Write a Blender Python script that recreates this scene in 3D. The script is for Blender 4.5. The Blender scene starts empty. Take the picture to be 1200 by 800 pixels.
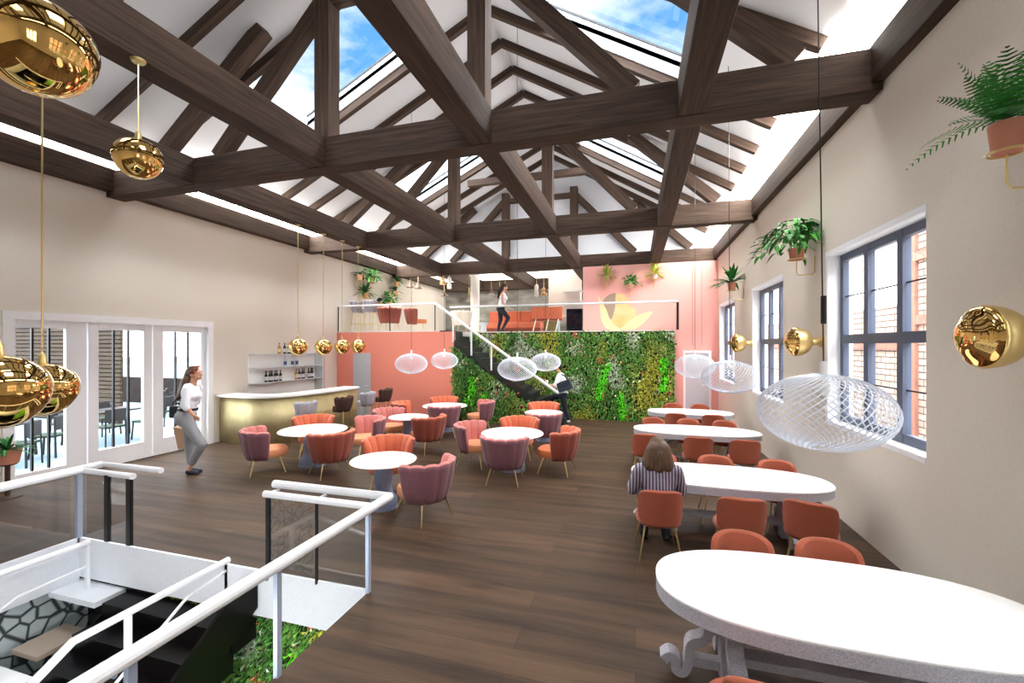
import bpy, bmesh, math, random
from mathutils import Vector, Matrix, noise as mnoise
PI = math.pi
rnd = random.Random(7)
sc = bpy.context.scene
COL = sc.collection

# ---------------------------------------------------------------- camera
H = 2.3
TH = math.atan(144.5 / 500)
cd = bpy.data.cameras.new('camera'); cam = bpy.data.objects.new('camera', cd); COL.objects.link(cam)
cd.sensor_width = 36; cd.lens = 15.0; cd.shift_y = 5 / 1200; cd.clip_start = .05; cd.clip_end = 300
cam.location = (0, 0, H); cam.rotation_euler = (PI / 2, 0, TH)
sc.camera = cam

# ---------------------------------------------------------------- colour management
sc.view_settings.view_transform = 'Standard'
sc.view_settings.look = 'None'
sc.view_settings.gamma = 1
sc.view_settings.use_curve_mapping = False
sc.view_settings.exposure = 1.0

# ---------------------------------------------------------------- sky
SKY_HORIZON, SKY_GROUND = 4.2, .9
w = bpy.data.worlds.new('sky'); sc.world = w; w.use_nodes = True
nt = w.node_tree; N = nt.nodes; L = nt.links; N.clear()
out = N.new('ShaderNodeOutputWorld'); bg = N.new('ShaderNodeBackground'); L.new(bg.outputs[0], out.inputs[0])
tc = N.new('ShaderNodeTexCoord'); sep = N.new('ShaderNodeSeparateXYZ'); L.new(tc.outputs['Generated'], sep.inputs[0])
mx = N.new('ShaderNodeMath'); mx.operation = 'MAXIMUM'; L.new(sep.outputs[2], mx.inputs[0]); mx.inputs[1].default_value = .08
dv = N.new('ShaderNodeVectorMath'); dv.operation = 'DIVIDE'; L.new(tc.outputs['Generated'], dv.inputs[0])
cb = N.new('ShaderNodeCombineXYZ'); [L.new(mx.outputs[0], cb.inputs[i]) for i in range(3)]; L.new(cb.outputs[0], dv.inputs[1])
no = N.new('ShaderNodeTexNoise'); no.inputs['Scale'].default_value = 2.6; no.inputs['Detail'].default_value = 7
no.inputs['Roughness'].default_value = .58; L.new(dv.outputs[0], no.inputs['Vector'])
cr = N.new('ShaderNodeValToRGB'); cr.color_ramp.elements[0].position = .44; cr.color_ramp.elements[1].position = .66
cr.color_ramp.elements[0].color = (.085, .26, .58, 1); cr.color_ramp.elements[1].color = (.60, .66, .76, 1)
L.new(no.outputs[0], cr.inputs[0])
hz = N.new('ShaderNodeMapRange'); hz.inputs[1].default_value = .18; hz.inputs[2].default_value = .48
hz.inputs[3].default_value = 1; hz.inputs[4].default_value = 0; L.new(sep.outputs[2], hz.inputs[0])
m1 = N.new('ShaderNodeMixRGB'); L.new(hz.outputs[0], m1.inputs[0]); L.new(cr.outputs[0], m1.inputs[1])
m1.inputs[2].default_value = (SKY_HORIZON, SKY_HORIZON * 1.01, SKY_HORIZON * 1.05, 1)
gd = N.new('ShaderNodeMath'); gd.operation = 'LESS_THAN'; L.new(sep.outputs[2], gd.inputs[0]); gd.inputs[1].default_value = -.02
m2 = N.new('ShaderNodeMixRGB'); L.new(gd.outputs[0], m2.inputs[0]); L.new(m1.outputs[0], m2.inputs[1])
m2.inputs[2].default_value = (SKY_GROUND, SKY_GROUND, SKY_GROUND, 1)
L.new(m2.outputs[0], bg.inputs[0]); bg.inputs[1].default_value = 1

# ---------------------------------------------------------------- daylight: a hazy, very soft sun overhead
SUN = 20.0
sd = bpy.data.lights.new('sun', 'SUN'); sd.energy = SUN; sd.angle = math.radians(120); sd.color = (1, .99, .97)
so = bpy.data.objects.new('sun', sd); COL.objects.link(so); so.rotation_euler = (math.radians(6), math.radians(8), 0)

# ---------------------------------------------------------------- added fill lights facing up, unseen on top of the long ceiling beams
UPFILL = 6.0
BEAM_X = (-7.55, -4.83, -2.07, .66)
def area(name, loc, sx, sy, power, rot=(0, 0, 0), col=(1, 1, 1)):
    d = bpy.data.lights.new(name, 'AREA'); d.shape = 'RECTANGLE'; d.size = sx; d.size_y = sy; d.energy = power; d.color = col
    o = bpy.data.objects.new(name, d); COL.objects.link(o); o.location = loc; o.rotation_euler = rot
    return o
for k in range(4):
    y0 = -4.4 + 5 * k + 2.65
    for bx in BEAM_X:
        area('fill_uplight', (bx, y0, 5.62), .24, 4.4, UPFILL, (PI, 0, 0), (1, .985, .96))

area('stairwell_fill', (-3.2, .9, -.7), 1.6, .5, 26, (math.radians(78), 0, 0))   # added fill that brightens the well, unseen under the floor slab
# ================================================================ helpers
def lin(c):
    return tuple((x / 12.92 if x <= .04045 else ((x + .055) / 1.055) ** 2.4) for x in (v / 255 for v in c))
MATS = {}
def mat(name, rgb, rough=.6, metal=0., var=0., vscale=8, spec=.4, emit=0., stretch=None, rgb2=None, bump=0., sheen=0., coat=0.):
    """principled material with an optional procedural two-tone noise; rgb in 0..255"""
    if name in MATS: return MATS[name]
    m = bpy.data.materials.new(name); m.use_nodes = True; t = m.node_tree; b = t.nodes['Principled BSDF']
    c = lin(rgb) + (1,)
    b.inputs['Base Color'].default_value = c; b.inputs['Roughness'].default_value = rough
    b.inputs['Metallic'].default_value = metal; b.inputs['Specular IOR Level'].default_value = spec
    if sheen: b.inputs['Sheen Weight'].default_value = sheen
    if coat: b.inputs['Coat Weight'].default_value = coat
    if emit:
        b.inputs['Emission Color'].default_value = c; b.inputs['Emission Strength'].default_value = emit
    if var or rgb2 or bump:
        tc = t.nodes.new('ShaderNodeTexCoord'); mp = t.nodes.new('ShaderNodeMapping'); nz = t.nodes.new('ShaderNodeTexNoise')
        t.links.new(tc.outputs['Object'], mp.inputs[0]); t.links.new(mp.outputs[0], nz.inputs['Vector'])
        if stretch: mp.inputs['Scale'].default_value = stretch
        nz.inputs['Scale'].default_value = vscale; nz.inputs['Detail'].default_value = 6
        if var or rgb2:
            r = t.nodes.new('ShaderNodeValToRGB'); t.links.new(nz.outputs[0], r.inputs[0])
            e = r.color_ramp.elements; e[0].position = .3; e[1].position = .7
            if rgb2: e[0].color = lin(rgb2) + (1,); e[1].color = c
            else:
                e[0].color = tuple(x * (1 - var) for x in c[:3]) + (1,); e[1].color = tuple(min(1, x * (1 + var)) for x in c[:3]) + (1,)
            t.links.new(r.outputs[0], b.inputs['Base Color'])
        if bump:
            bp = t.nodes.new('ShaderNodeBump'); bp.inputs['Strength'].default_value = bump; bp.inputs['Distance'].default_value = .01
            t.links.new(nz.outputs[0], bp.inputs['Height']); t.links.new(bp.outputs[0], b.inputs['Normal'])
    MATS[name] = m; return m

def glass(name, tint=(1, 1, 1), refl=.12):
    """thin architectural glass: mostly transparent with a mirror share"""
    if name in MATS: return MATS[name]
    m = bpy.data.materials.new(name); m.use_nodes = True; t = m.node_tree; t.nodes.clear()
    o = t.nodes.new('ShaderNodeOutputMaterial'); mix = t.nodes.new('ShaderNodeMixShader')
    tr = t.nodes.new('ShaderNodeBsdfTransparent'); gl = t.nodes.new('ShaderNodeBsdfGlossy'); fr = t.nodes.new('ShaderNodeLayerWeight')
    fr.inputs[0].default_value = .5; gl.inputs['Roughness'].default_value = .01
    pw = t.nodes.new('ShaderNodeMath'); pw.operation = 'POWER'; pw.inputs[1].default_value = 4; t.links.new(fr.outputs['Facing'], pw.inputs[0])
    tr.inputs[0].default_value = tint + (1,)
    mul = t.nodes.new('ShaderNodeMath'); mul.operation = 'MULTIPLY_ADD'; mul.inputs[1].default_value = .55; mul.inputs[2].default_value = refl * .5; mul.use_clamp = True
    t.links.new(pw.outputs[0], mul.inputs[0]); t.links.new(mul.outputs[0], mix.inputs[0])
    t.links.new(tr.outputs[0], mix.inputs[1]); t.links.new(gl.outputs[0], mix.inputs[2]); t.links.new(mix.outputs[0], o.inputs[0])
    MATS[name] = m; return m

def vcol_mat(name, rough=.55, spec=.3):
    if name in MATS: return MATS[name]
    m = bpy.data.materials.new(name); m.use_nodes = True; t = m.node_tree; b = t.nodes['Principled BSDF']
    a = t.nodes.new('ShaderNodeAttribute'); a.attribute_name = 'leaf_colour'; t.links.new(a.outputs['Color'], b.inputs['Base Color'])
    b.inputs['Roughness'].default_value = rough; b.inputs['Specular IOR Level'].default_value = spec
    MATS[name] = m; return m

class MB:
    """collects shapes; build() links them as ONE mesh object"""
    def __init__(s): s.v = []; s.f = []; s.c = []
    def add(s, vs, fs, col=None):
        n = len(s.v); s.v += [tuple(p) for p in vs]; s.f += [tuple(i + n for i in f) for f in fs]
        if col is not None: s.c += [col] * len(fs)
        return s
    def box(s, a, b):
        (x0, y0, z0), (x1, y1, z1) = a, b
        x0, x1 = min(x0, x1), max(x0, x1); y0, y1 = min(y0, y1), max(y0, y1); z0, z1 = min(z0, z1), max(z0, z1)
        return s.add([(x0, y0, z0), (x1, y0, z0), (x1, y1, z0), (x0, y1, z0), (x0, y0, z1), (x1, y0, z1), (x1, y1, z1), (x0, y1, z1)],
                     [(0, 3, 2, 1), (4, 5, 6, 7), (0, 1, 5, 4), (1, 2, 6, 5), (2, 3, 7, 6), (3, 0, 4, 7)])
    def cbox(s, c, d): return s.box([c[i] - d[i] / 2 for i in range(3)], [c[i] + d[i] / 2 for i in range(3)])
    def bar(s, p, q, w, h):
        p, q = Vector(p), Vector(q); d = (q - p).normalized()
        u = Vector((0, 0, 1)).cross(d)
        if u.length < 1e-4: u = Vector((1, 0, 0))
        u.normalize(); n = d.cross(u)
        vs = [e + u * (a * w / 2) + n * (b * h / 2) for e in (p, q) for a, b in ((-1, -1), (1, -1), (1, 1), (-1, 1))]
        return s.add(vs, [(0, 1, 2, 3)[::-1], (4, 5, 6, 7), (0, 1, 5, 4), (1, 2, 6, 5), (2, 3, 7, 6), (3, 0, 4, 7)])
    def tube(s, pts, r, n=8, closed=False):
        pts = [Vector(p) for p in pts]; k = len(pts)
        rs = r if isinstance(r, (list, tuple)) else [r] * k
        vs = []; up = None
        for i, p in enumerate(pts):
            if closed: t = pts[(i + 1) % k] - pts[i - 1]
            else: t = pts[min(i + 1, k - 1)] - pts[max(i - 1, 0)]
            t.normalize()
            if up is None:
                up = Vector((0, 0, 1)) if abs(t.z) < .9 else Vector((1, 0, 0))
            u = up - t * up.dot(t)
            if u.length < 1e-5: u = t.orthogonal()
            u.normalize(); up = u; b = t.cross(u)
            for j in range(n):
                a = 2 * PI * j / n; vs.append(p + (u * math.cos(a) + b * math.sin(a)) * rs[i])
        fs = []
        for i in range(k if closed else k - 1):
            i2 = (i + 1) % k
            for j in range(n): fs.append((i * n + j, i * n + (j + 1) % n, i2 * n + (j + 1) % n, i2 * n + j))
        if not closed: fs += [tuple(range(n))[::-1], tuple((k - 1) * n + j for j in range(n))]
        return s.add(vs, fs)
    def lathe(s, prof, c=(0, 0, 0), n=32, axis=None, sx=1, sy=1):
        """profile of (r, z) turned about z (or about axis)"""
        vs = []; fs = []; k = len(prof)
        for r, z in prof:
            for j in range(n): a = 2 * PI * j / n; vs.append(Vector((r * math.cos(a) * sx, r * math.sin(a) * sy, z)))
        for i in range(k - 1):
            for j in range(n): fs.append((i * n + j, i * n + (j + 1) % n, (i + 1) * n + (j + 1) % n, (i + 1) * n + j))
        if prof[0][0] > 1e-4: fs.append(tuple(range(n))[::-1])
        if prof[-1][0] > 1e-4: fs.append(tuple((k - 1) * n + j for j in range(n)))
        if axis is not None:
            q = Vector((0, 0, 1)).rotation_difference(Vector(axis)); vs = [q @ v for v in vs]
        c = Vector(c); return s.add([v + c for v in vs], fs)
    def ell(s, c, r, n=24, m=14):
        rx, ry, rz = (r, r, r) if not isinstance(r, (tuple, list)) else r
        vs = [(c[0], c[1], c[2] - rz)]
        for i in range(1, m):
            a = -PI / 2 + PI * i / m
            for j in range(n): b = 2 * PI * j / n; vs.append((c[0] + rx * math.cos(a) * math.cos(b), c[1] + ry * math.cos(a) * math.sin(b), c[2] + rz * math.sin(a)))
        vs.append((c[0], c[1], c[2] + rz)); fs = []
        for j in range(n): fs.append((0, 1 + (j + 1) % n, 1 + j)); fs.append((len(vs) - 1, len(vs) - 1 - n + j, len(vs) - 1 - n + (j + 1) % n))
        for i in range(m - 2):
            for j in range(n): a = 1 + i * n; fs.append((a + j, a + (j + 1) % n, a + n + (j + 1) % n, a + n + j))
        return s.add(vs, fs)
    def prism(s, poly, h0, h1, axis='z'):
        """2-D outline (counter-clockwise) extruded along an axis"""
        def P(a, b, h): return {'z': (a, b, h), 'y': (a, h, b), 'x': (h, a, b)}[axis]
        n = len(poly); vs = [P(a, b, h0) for a, b in poly] + [P(a, b, h1) for a, b in poly]
        fs = [tuple(range(n))[::-1], tuple(range(n, 2 * n))] + [(i, (i + 1) % n, n + (i + 1) % n, n + i) for i in range(n)]
        return s.add(vs, fs)
    def grid(s, fn, nu, nv, closed_u=False):
        vs = [fn(i / (nu if closed_u else nu - 1), j / (nv - 1)) for j in range(nv) for i in range(nu)]; fs = []
        for j in range(nv - 1):
            for i in range(nu if closed_u else nu - 1):
                fs.append((j * nu + i, j * nu + (i + 1) % nu, (j + 1) * nu + (i + 1) % nu, (j + 1) * nu + i))
        return s.add(vs, fs)
    def mesh(s, name):
        me = bpy.data.meshes.new(name); me.from_pydata([tuple(v) for v in s.v], [], s.f); me.update()
        if s.c and len(s.c) == len(s.f):
            a = me.color_attributes.new('leaf_colour', 'FLOAT_COLOR', 'CORNER'); k = 0; buf = []
            for p in me.polygons:
                buf += list(s.c[p.index] + (1,)) * p.loop_total
            a.data.foreach_set('color', buf)
        bm = bmesh.new(); bm.from_mesh(me)
        if not s.c: bmesh.ops.recalc_face_normals(bm, faces=bm.faces)
        bm.to_mesh(me); bm.free()
        return me
    def build(s, name, m, parent=None, smooth=False, bevel=0., loc=None, rot=None, seg=2, solid=0., subsurf=0):
        me = s.mesh(name)
        o = bpy.data.objects.new(name, me); COL.objects.link(o)
        if m: me.materials.append(m)
        if smooth:
            for p in me.polygons: p.use_smooth = True
        if solid: d = o.modifiers.new('solid', 'SOLIDIFY'); d.thickness = solid; d.offset = 0
        if subsurf: d = o.modifiers.new('sub', 'SUBSURF'); d.levels = d.render_levels = subsurf
        if bevel: d = o.modifiers.new('bevel', 'BEVEL'); d.width = bevel; d.segments = seg; d.limit_method = 'ANGLE'; d.angle_limit = math.radians(40)
        if smooth and not subsurf:
            try:
                me.set_sharp_from_angle(angle=math.radians(50))
            except Exception: pass
        if parent: o.parent = parent
        if loc: o.location = loc
        if rot is not None: o.rotation_euler = rot if isinstance(rot, (tuple, list)) else (0, 0, rot)
        return o

def empty(name, loc=(0, 0, 0), rz=0.):
    o = bpy.data.objects.new(name, None); COL.objects.link(o); o.location = loc; o.rotation_euler = (0, 0, rz); o.empty_display_size = .1
    return o
def tag(o, label=None, cat=None, group=None, kind=None):
    if label: o['label'] = label
    if cat: o['category'] = cat
    if group: o['group'] = group
    if kind: o['kind'] = kind
    return o
def struct(o, label=None, cat='structure'): return tag(o, label, cat, None, 'structure')
def clone(o, parent=None):
    kids = [c for c in bpy.data.objects if c.parent == o]
    c = o.copy(); COL.objects.link(c)
    if parent: c.parent = parent
    for k in kids: clone(k, c)
    return c
def place(proto, used, loc, rz, label, group):
    """first call uses the prototype itself, later calls copy it with its parts"""
    o = proto if not used.get(proto.name) else clone(proto)
    used[proto.name] = True
    o.location = loc; o.rotation_euler = (0, 0, rz); o['label'] = label; o['group'] = group
    return o
USED = {}

# ================================================================ materials
M_wall = mat('plaster_beige', (229, 221, 209), .9, var=.03, vscale=40, bump=.08)
M_white = mat('white_paint', (236, 236, 238), .45)
M_ceil = mat('ceiling_white', (204, 205, 209), .9, var=.03, vscale=60)
M_pink = mat('coral_wall', (232, 142, 124), .8, var=.03, vscale=30)
M_pink2 = mat('pink_wall', (238, 174, 166), .8, var=.03, vscale=30)
M_brass = mat('brass', (228, 206, 146), .28, 1)
M_gold = mat('gold_mirror', (236, 196, 120), .035, 1)
M_goldsat = mat('gold_satin', (212, 188, 128), .38, .85)
M_steel = mat('white_steel', (214, 216, 222), .35, .1)
M_black = mat('black_metal', (24, 24, 26), .4)
M_darkframe = mat('window_frame_grey', (82, 92, 114), .45)  # blue of the sky light on the frame sides put into the paint
M_table = mat('white_tabletop', (246, 246, 246), .35)
M_tablebase = mat('shade_grey_trestle', (196, 194, 202), .6, rgb2=(150, 150, 160), vscale=120)  # white base greyed and speckled to stand in for shade
M_stone = mat('terrazzo_blue_grey', (150, 160, 184), .6, rgb2=(84, 96, 128), vscale=110)
M_coral = mat('coral_velvet', (206, 106, 72), .8, sheen=.3, var=.06, vscale=40)
M_rust = mat('rust_velvet', (142, 66, 50), .85, sheen=.2, var=.22, vscale=140)
M_rose = mat('rose_velvet', (198, 118, 112), .8, sheen=.3, var=.06, vscale=40)
M_plum = mat('plum_velvet', (122, 78, 88), .85, sheen=.2, var=.3, vscale=140)
M_seatO = mat('orange_seat', (206, 116, 68), .8, sheen=.2)
M_seatP = mat('peach_seat', (222, 152, 108), .8, sheen=.2)
M_dine = mat('dining_rust', (160, 80, 54), .85, sheen=.2, var=.07, vscale=60)
M_grey = mat('grey_velvet', (168, 168, 178), .85, var=.08, vscale=60)
M_brown = mat('brown_velvet', (74, 50, 44), .85, var=.1, vscale=60)
M_skin = mat('skin', (214, 160, 132), .55)
M_hair = mat('brown_hair', (112, 84, 62), .5, rgb2=(54, 38, 30), vscale=20, stretch=(6, 6, .5))
M_hairdk = mat('dark_hair', (44, 32, 30), .5)
M_terracotta = mat('terracotta', (206, 138, 112), .8)
M_glass = glass('clear_glass', (.97, .985, .98), .06)
M_rail = glass('balustrade_glass', (.80, .82, .82), .16)
M_leaf = vcol_mat('leaf')
def wood(name, c1, c2, along, plank=None):
    if name in MATS: return MATS[name]
    m = bpy.data.materials.new(name); m.use_nodes = True; t = m.node_tree; b = t.nodes['Principled BSDF']
    tc = t.nodes.new('ShaderNodeTexCoord'); mp = t.nodes.new('ShaderNodeMapping'); t.links.new(tc.outputs['Object'], mp.inputs[0])
    mp.inputs['Scale'].default_value = along
    nz = t.nodes.new('ShaderNodeTexNoise'); nz.inputs['Scale'].default_value = 1; nz.inputs['Detail'].default_value = 8; nz.inputs['Roughness'].default_value = .62
    nz.inputs['Distortion'].default_value = .4
    t.links.new(mp.outputs[0], nz.inputs['Vector'])
    r = t.nodes.new('ShaderNodeValToRGB'); e = r.color_ramp.elements; e[0].position = .33; e[1].position = .68
    e[0].color = lin(c1) + (1,); e[1].color = lin(c2) + (1,); t.links.new(nz.outputs[0], r.inputs[0])
    colr = r.outputs[0]
    if plank:
        br = t.nodes.new('ShaderNodeTexBrick'); t.links.new(tc.outputs['Object'], br.inputs['Vector'])
        br.inputs['Scale'].default_value = 1; br.inputs['Brick Width'].default_value = plank[0]; br.inputs['Row Height'].default_value = plank[1]
        br.inputs['Mortar Size'].default_value = .0025; br.inputs['Color1'].default_value = (.72, .72, .72, 1); br.inputs['Color2'].default_value = (1.25, 1.2, 1.12, 1)
        br.inputs['Mortar'].default_value = (.55, .52, .5, 1); br.offset = .37
        ml = t.nodes.new('ShaderNodeMixRGB'); ml.blend_type = 'MULTIPLY'; ml.inputs[0].default_value = 1
        t.links.new(r.outputs[0], ml.inputs[1]); t.links.new(br.outputs['Color'], ml.inputs[2]); colr = ml.outputs[0]
    t.links.new(colr, b.inputs['Base Color']); b.inputs['Roughness'].default_value = .55 if plank else .75
    b.inputs['Specular IOR Level'].default_value = .25
    MATS[name] = m; return m
M_beam = wood('dark_oak_beam', (48, 37, 31), (84, 66, 55), (1.1, 26, 26))
M_floor = wood('dark_oak_floor', (54, 41, 31), (88, 68, 52), (.55, 7, 1), plank=(2.4, .26))
M_light = mat('led_panel', (255, 252, 246), .5, emit=21.0)
# ================================================================ setting: floor, walls, roof
XL, XR, YB, YK = -9.6, 2.62, -5.0, 20.6     # left wall, right wall, rear end of hall, kitchen end wall
VX0, VX1, VY0, VY1 = -6.42, -2.4, -.6, 3.5  # stair well in the floor
f = MB()
f.box((XL - .35, VY1, -.12), (XR + .3, YK + .3, 0)).box((XL - .35, YB, -.12), (VX0, VY1, 0)).box((VX1, YB, -.12), (XR + .3, VY1, 0)).box((VX0, YB, -.12), (VX1, VY0, 0))
struct(f.build('floor', M_floor), 'dark oak plank floor of the hall')

def wall_x(name, x0, x1, y0, y1, z0, z1, holes, m):
    """wall slab parallel to Y with rectangular openings (ya, yb, za, zb)"""
    b = MB(); y = y0
    for ya, yb, za, zb in sorted(holes):
        b.box((x0, y, z0), (x1, ya, z1))
        if za > z0: b.box((x0, ya, z0), (x1, yb, za))
        if zb < z1: b.box((x0, ya, zb), (x1, yb, z1))
        y = yb
    b.box((x0, y, z0), (x1, y1, z1))
    return struct(b.build(name, m))
WIN = [(4.92, 7.06), (8.95, 11.07), (12.93, 15.08)]
WZ0, WZ1 = 1.24, 3.58
wall_x('wall_right', XR, XR + .3, YB, 15.7, 0, 5.9, [(a, b, WZ0, WZ1) for a, b in [(-3.2, -1.06), (.9, 3.04)] + WIN], M_wall)
DY0, DY1, DZ = 4.3, 7.66, 2.8
wall_x('wall_left', XL - .3, XL, YB, YK, 0, 5.9, [(DY0, DY1, 0, DZ)], M_wall)
struct(MB().box((XL - .3, YB - .3, 0), (XR + .3, YB, 10.6)).build('wall_rear', M_wall))
struct(MB().box((-1.8, 15.4, 0), (XR, 15.6, 5.12)).build('wall_end', M_pink2), 'pink end wall with a mural')
struct(MB().box((XL, 12.1, 0), (-5.38, 12.28, 2.74)).build('wall_mezzanine', M_pink), 'coral wall under the mezzanine')
struct(MB().box((XL, YK, 0), (XR + .3, YK + .3, 5.9)).build('wall_kitchen', mat('concrete_cloudy', (176, 174, 166), .8, rgb2=(78, 78, 72), vscale=.9, stretch=(1, 1, 2.6))), 'cloudy grey concrete wall behind the kitchen')
struct(MB().box((XL, 13.66, 2.56), (-5.93, YK, 2.78)).box((-5.93, 13.66, 2.56), (1.25, YK, 2.78)).box((XL, 12.1, 2.745), (-5.93, 13.66, 2.78)).build('floor_mezzanine', mat('mezzanine_edge', (232, 226, 220), .6)), 'mezzanine floor')
struct(MB().box((-5.38, 13.62, 0), (1.12, 13.76, 2.56)).build('wall_planted', mat('planter_backing', (30, 40, 22), .9)))
struct(MB().box((1.12, 13.6, 0), (1.25, 15.4, 2.78)).build('wall_reveal', M_pink2))
struct(MB().box((XL, 15.62, 5.6), (XR, 20.6, 5.7)).build('ceiling_kitchen', M_ceil))
# roof: ridge off centre, right slope steeper than left
RC, RZ = -2.9, 9.03
def zb(x): return RZ - (.598 * (x - RC) if x > RC else .487 * (RC - x))     # rafter undersides
def roof(x): return zb(x) + .17                                            # ceiling underside
struct(MB().prism([(XL - .3, 5.65), (XR + .3, 5.65), (XR + .3, roof(XR + .3) + .05), (RC, roof(RC) + .1), (XL - .3, roof(XL - .3) + .05)], 15.75, 15.95, 'y').build('wall_gable', mat('gable_plaster', (206, 208, 214), .9, var=.05, vscale=60)))
SKY_Y = [(6.33 + 5 * k, 8.06 + 5 * k) for k in (-2, -1, 0, 1)]
SKX = {-1: (-4.6, -7.23), 1: (-1.6, .87)}
ends = {-1: XL - .35, 1: XR + .35}
M_rev = mat('white_reveal', (244, 246, 250), .5)
for sgn, nm in ((-1, 'left'), (1, 'right')):
    b = MB(); xa, xb = SKX[sgn]
    def slab(x0, x1, y0, y1, th=.3):
        p = [(x0, roof(x0)), (x1, roof(x1)), (x1, roof(x1) + th), (x0, roof(x0) + th)]
        b.prism(p if sgn > 0 else p[::-1], y0, y1, 'y')
    slab(RC, xa, YB - .3, 16); slab(xb, ends[sgn], YB - .3, 16)
    y = YB - .3
    for a, c in SKY_Y: slab(xa, xb, y, a); y = c
    slab(xa, xb, y, 16)
    struct(b.build('ceiling_' + nm, M_ceil), 'white sloped ceiling, %s side' % nm)
M_sky = glass('skylight_glass', (.97, .985, 1.), .03)
k = 0
for sgn, nm in ((-1, 'left'), (1, 'right')):
    xa, xb = SKX[sgn]
    for (a, c) in SKY_Y:
        k += 1
        e = empty('window_%d' % k); struct(e, 'skylight in the %s roof slope' % nm)
        za, zc = roof(xa) + .42, roof(xb) + .42
        MB().add([(xa, a, za), (xb, a, zc), (xb, c, zc), (xa, c, za)], [(0, 1, 2, 3)]).build('pane', M_sky, e)
        fr = MB()
        for (p, q) in (((xa, a, za), (xb, a, zc)), ((xa, c, za), (xb, c, zc)), ((xa, a, za), (xa, c, za)), ((xb, a, zc), (xb, c, zc))): fr.bar(p, q, .035, .035)
        fr.build('frame', M_black, e)
        cu = MB()
        for y0, y1 in ((a - .05, a), (c, c + .05)):
            p = [(xa, roof(xa) + .2), (xb, roof(xb) + .2), (xb, zc), (xa, za)]; cu.prism(p if sgn > 0 else p[::-1], y0, y1, 'y')
        cu.box((xa - .04, a, roof(xa) + .2), (xa, c, za) if sgn > 0 else (xa, c, za)); cu.box((xb, a, roof(xb) + .2), (xb + .04, c, zc))
        cu.build('curb', mat('curb_white', (226, 242, 248), .5), e)

# ---- timber: local x of every beam runs along its length
def beam(name, p, q, w, h, parent=None, smooth=False):
    p, q = Vector(p), Vector(q); d = q - p; ln = d.length
    u = Vector((0, 0, 1)).cross(d.normalized())
    if u.length < 1e-4: u = Vector((0, 1, 0))
    u.normalize(); n = d.normalized().cross(u)
    o = MB().cbox((0, 0, 0), (ln, w, h)).build(name, M_beam, parent, bevel=.006, seg=1)
    o.matrix_basis = Matrix.Translation((p + q) / 2) @ Matrix((d.normalized(), u, n)).transposed().to_4x4()
    return o
TRUSS_Y = [-4.3, .65, 5.75, 10.75, 15.6]
TZ0, TZ1 = 5.1, 5.57
for i, y in enumerate(TRUSS_Y):
    t = empty('roof_truss', (0, 0, 0)); struct(t, 'dark oak roof truss across the hall')
    x1 = XR - .02
    beam('tie_beam', (XL + .02, y, (TZ0 + TZ1) / 2), (x1, y, (TZ0 + TZ1) / 2), .3, TZ1 - TZ0, t)
    for x in (-4.75, -2.15): beam('post', (x, y, TZ1), (x, y, 8.08), .27, .27, t)
    beam('straining_beam', (-4.62, y, 7.8), (-2.28, y, 7.8), .2, .16, t)
    beam('strut', (-2.1, y, 7.8), (-.02, y, TZ1 + .02), .2, .22, t)
    beam('strut', (-4.8, y, 7.8), (-6.98, y, TZ1 + .02), .2, .22, t)
    beam('strut', (-.1, y - .01, 7.38), (1.8, y - .01, TZ1 + .06), .22, .24, t)
    beam('strut', (-6.0, y - .01, 7.62), (-8.55, y - .01, TZ1 + .04), .22, .24, t)
struct(beam('collar_beam', (-5.3, 13.15, 7.64), (-1.15, 13.15, 7.64), .18, .2), 'dark collar beam high up towards the gable')
b4 = beam('kitchen_beam', (XL, 20.4, 5.33), (XR, 20.4, 5.33), .3, .47); struct(b4, 'dark beam over the kitchen back wall')
for x in BEAM_X:
    yend = 15.4 if x > -1 else 20.3
    struct(beam('ceiling_beam', (x, YB, 5.345), (x, yend, 5.345), .32, .455), 'long dark beam running down the hall')
for x, nm in ((XL + .11, 'left'), (XR - .06, 'right')):
    struct(beam('wall_plate_' + nm, (x, YB, 5.4), (x, 20.4 if nm == 'left' else 15.5, 5.4), .22 if nm == 'left' else .14, .4), 'dark wall plate beam along the %s wall' % nm)
for kk in range(-2, 2):
    for off in (6.17, 8.15, 9.15, 10.12, 11.1 - .02):
        y = off + 5 * kk
        if off > 11: y += .0
        if y < YB or y > 15.6: continue
        if off > 11 and kk < 1: continue
        for xe in (2.25, -9.2):
            struct(beam('rafter', (RC, y, RZ + .085), (xe, y, zb(xe) + .085), .12, .165), 'slim dark rafter under the ceiling')
# cove lights along both eaves; the two bays nearest the viewer are dimmed
M_dimlight = mat('led_panel_dimmed', (255, 252, 246), .5, emit=3.0)
for kk in range(4):
    y0 = -4.1 + 5 * kk; y1 = y0 + 4.7
    for xa, xb in ((2.28, 2.6), (-9.22, -9.46)):
        o = MB().add([(xa, y0, 6.06), (xb, y0, 5.64), (xb, y1, 5.64), (xa, y1, 6.06)], [(0, 1, 2, 3)]).build('cove_light', M_light if kk > 1 else M_dimlight, solid=.02)
        struct(o, 'glowing white light strip between the wall beam and the ceiling', 'light')
M_kglow = mat('kitchen_glow', (255, 252, 246), .5, emit=1.5)  # glow added to stand for the brightly lit white kitchen ceiling
for x0, x1 in ((-9.3, -7.85), (-7.3, -5.1), (-4.6, -2.35)):
    struct(MB().box((x0, 16.6, 5.55), (x1, 20.1, 5.59)).build('ceiling_light', M_kglow), 'added glowing panel in place of the bright white ceiling over the kitchen', 'light')  # added glow standing for the lit white ceiling

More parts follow.
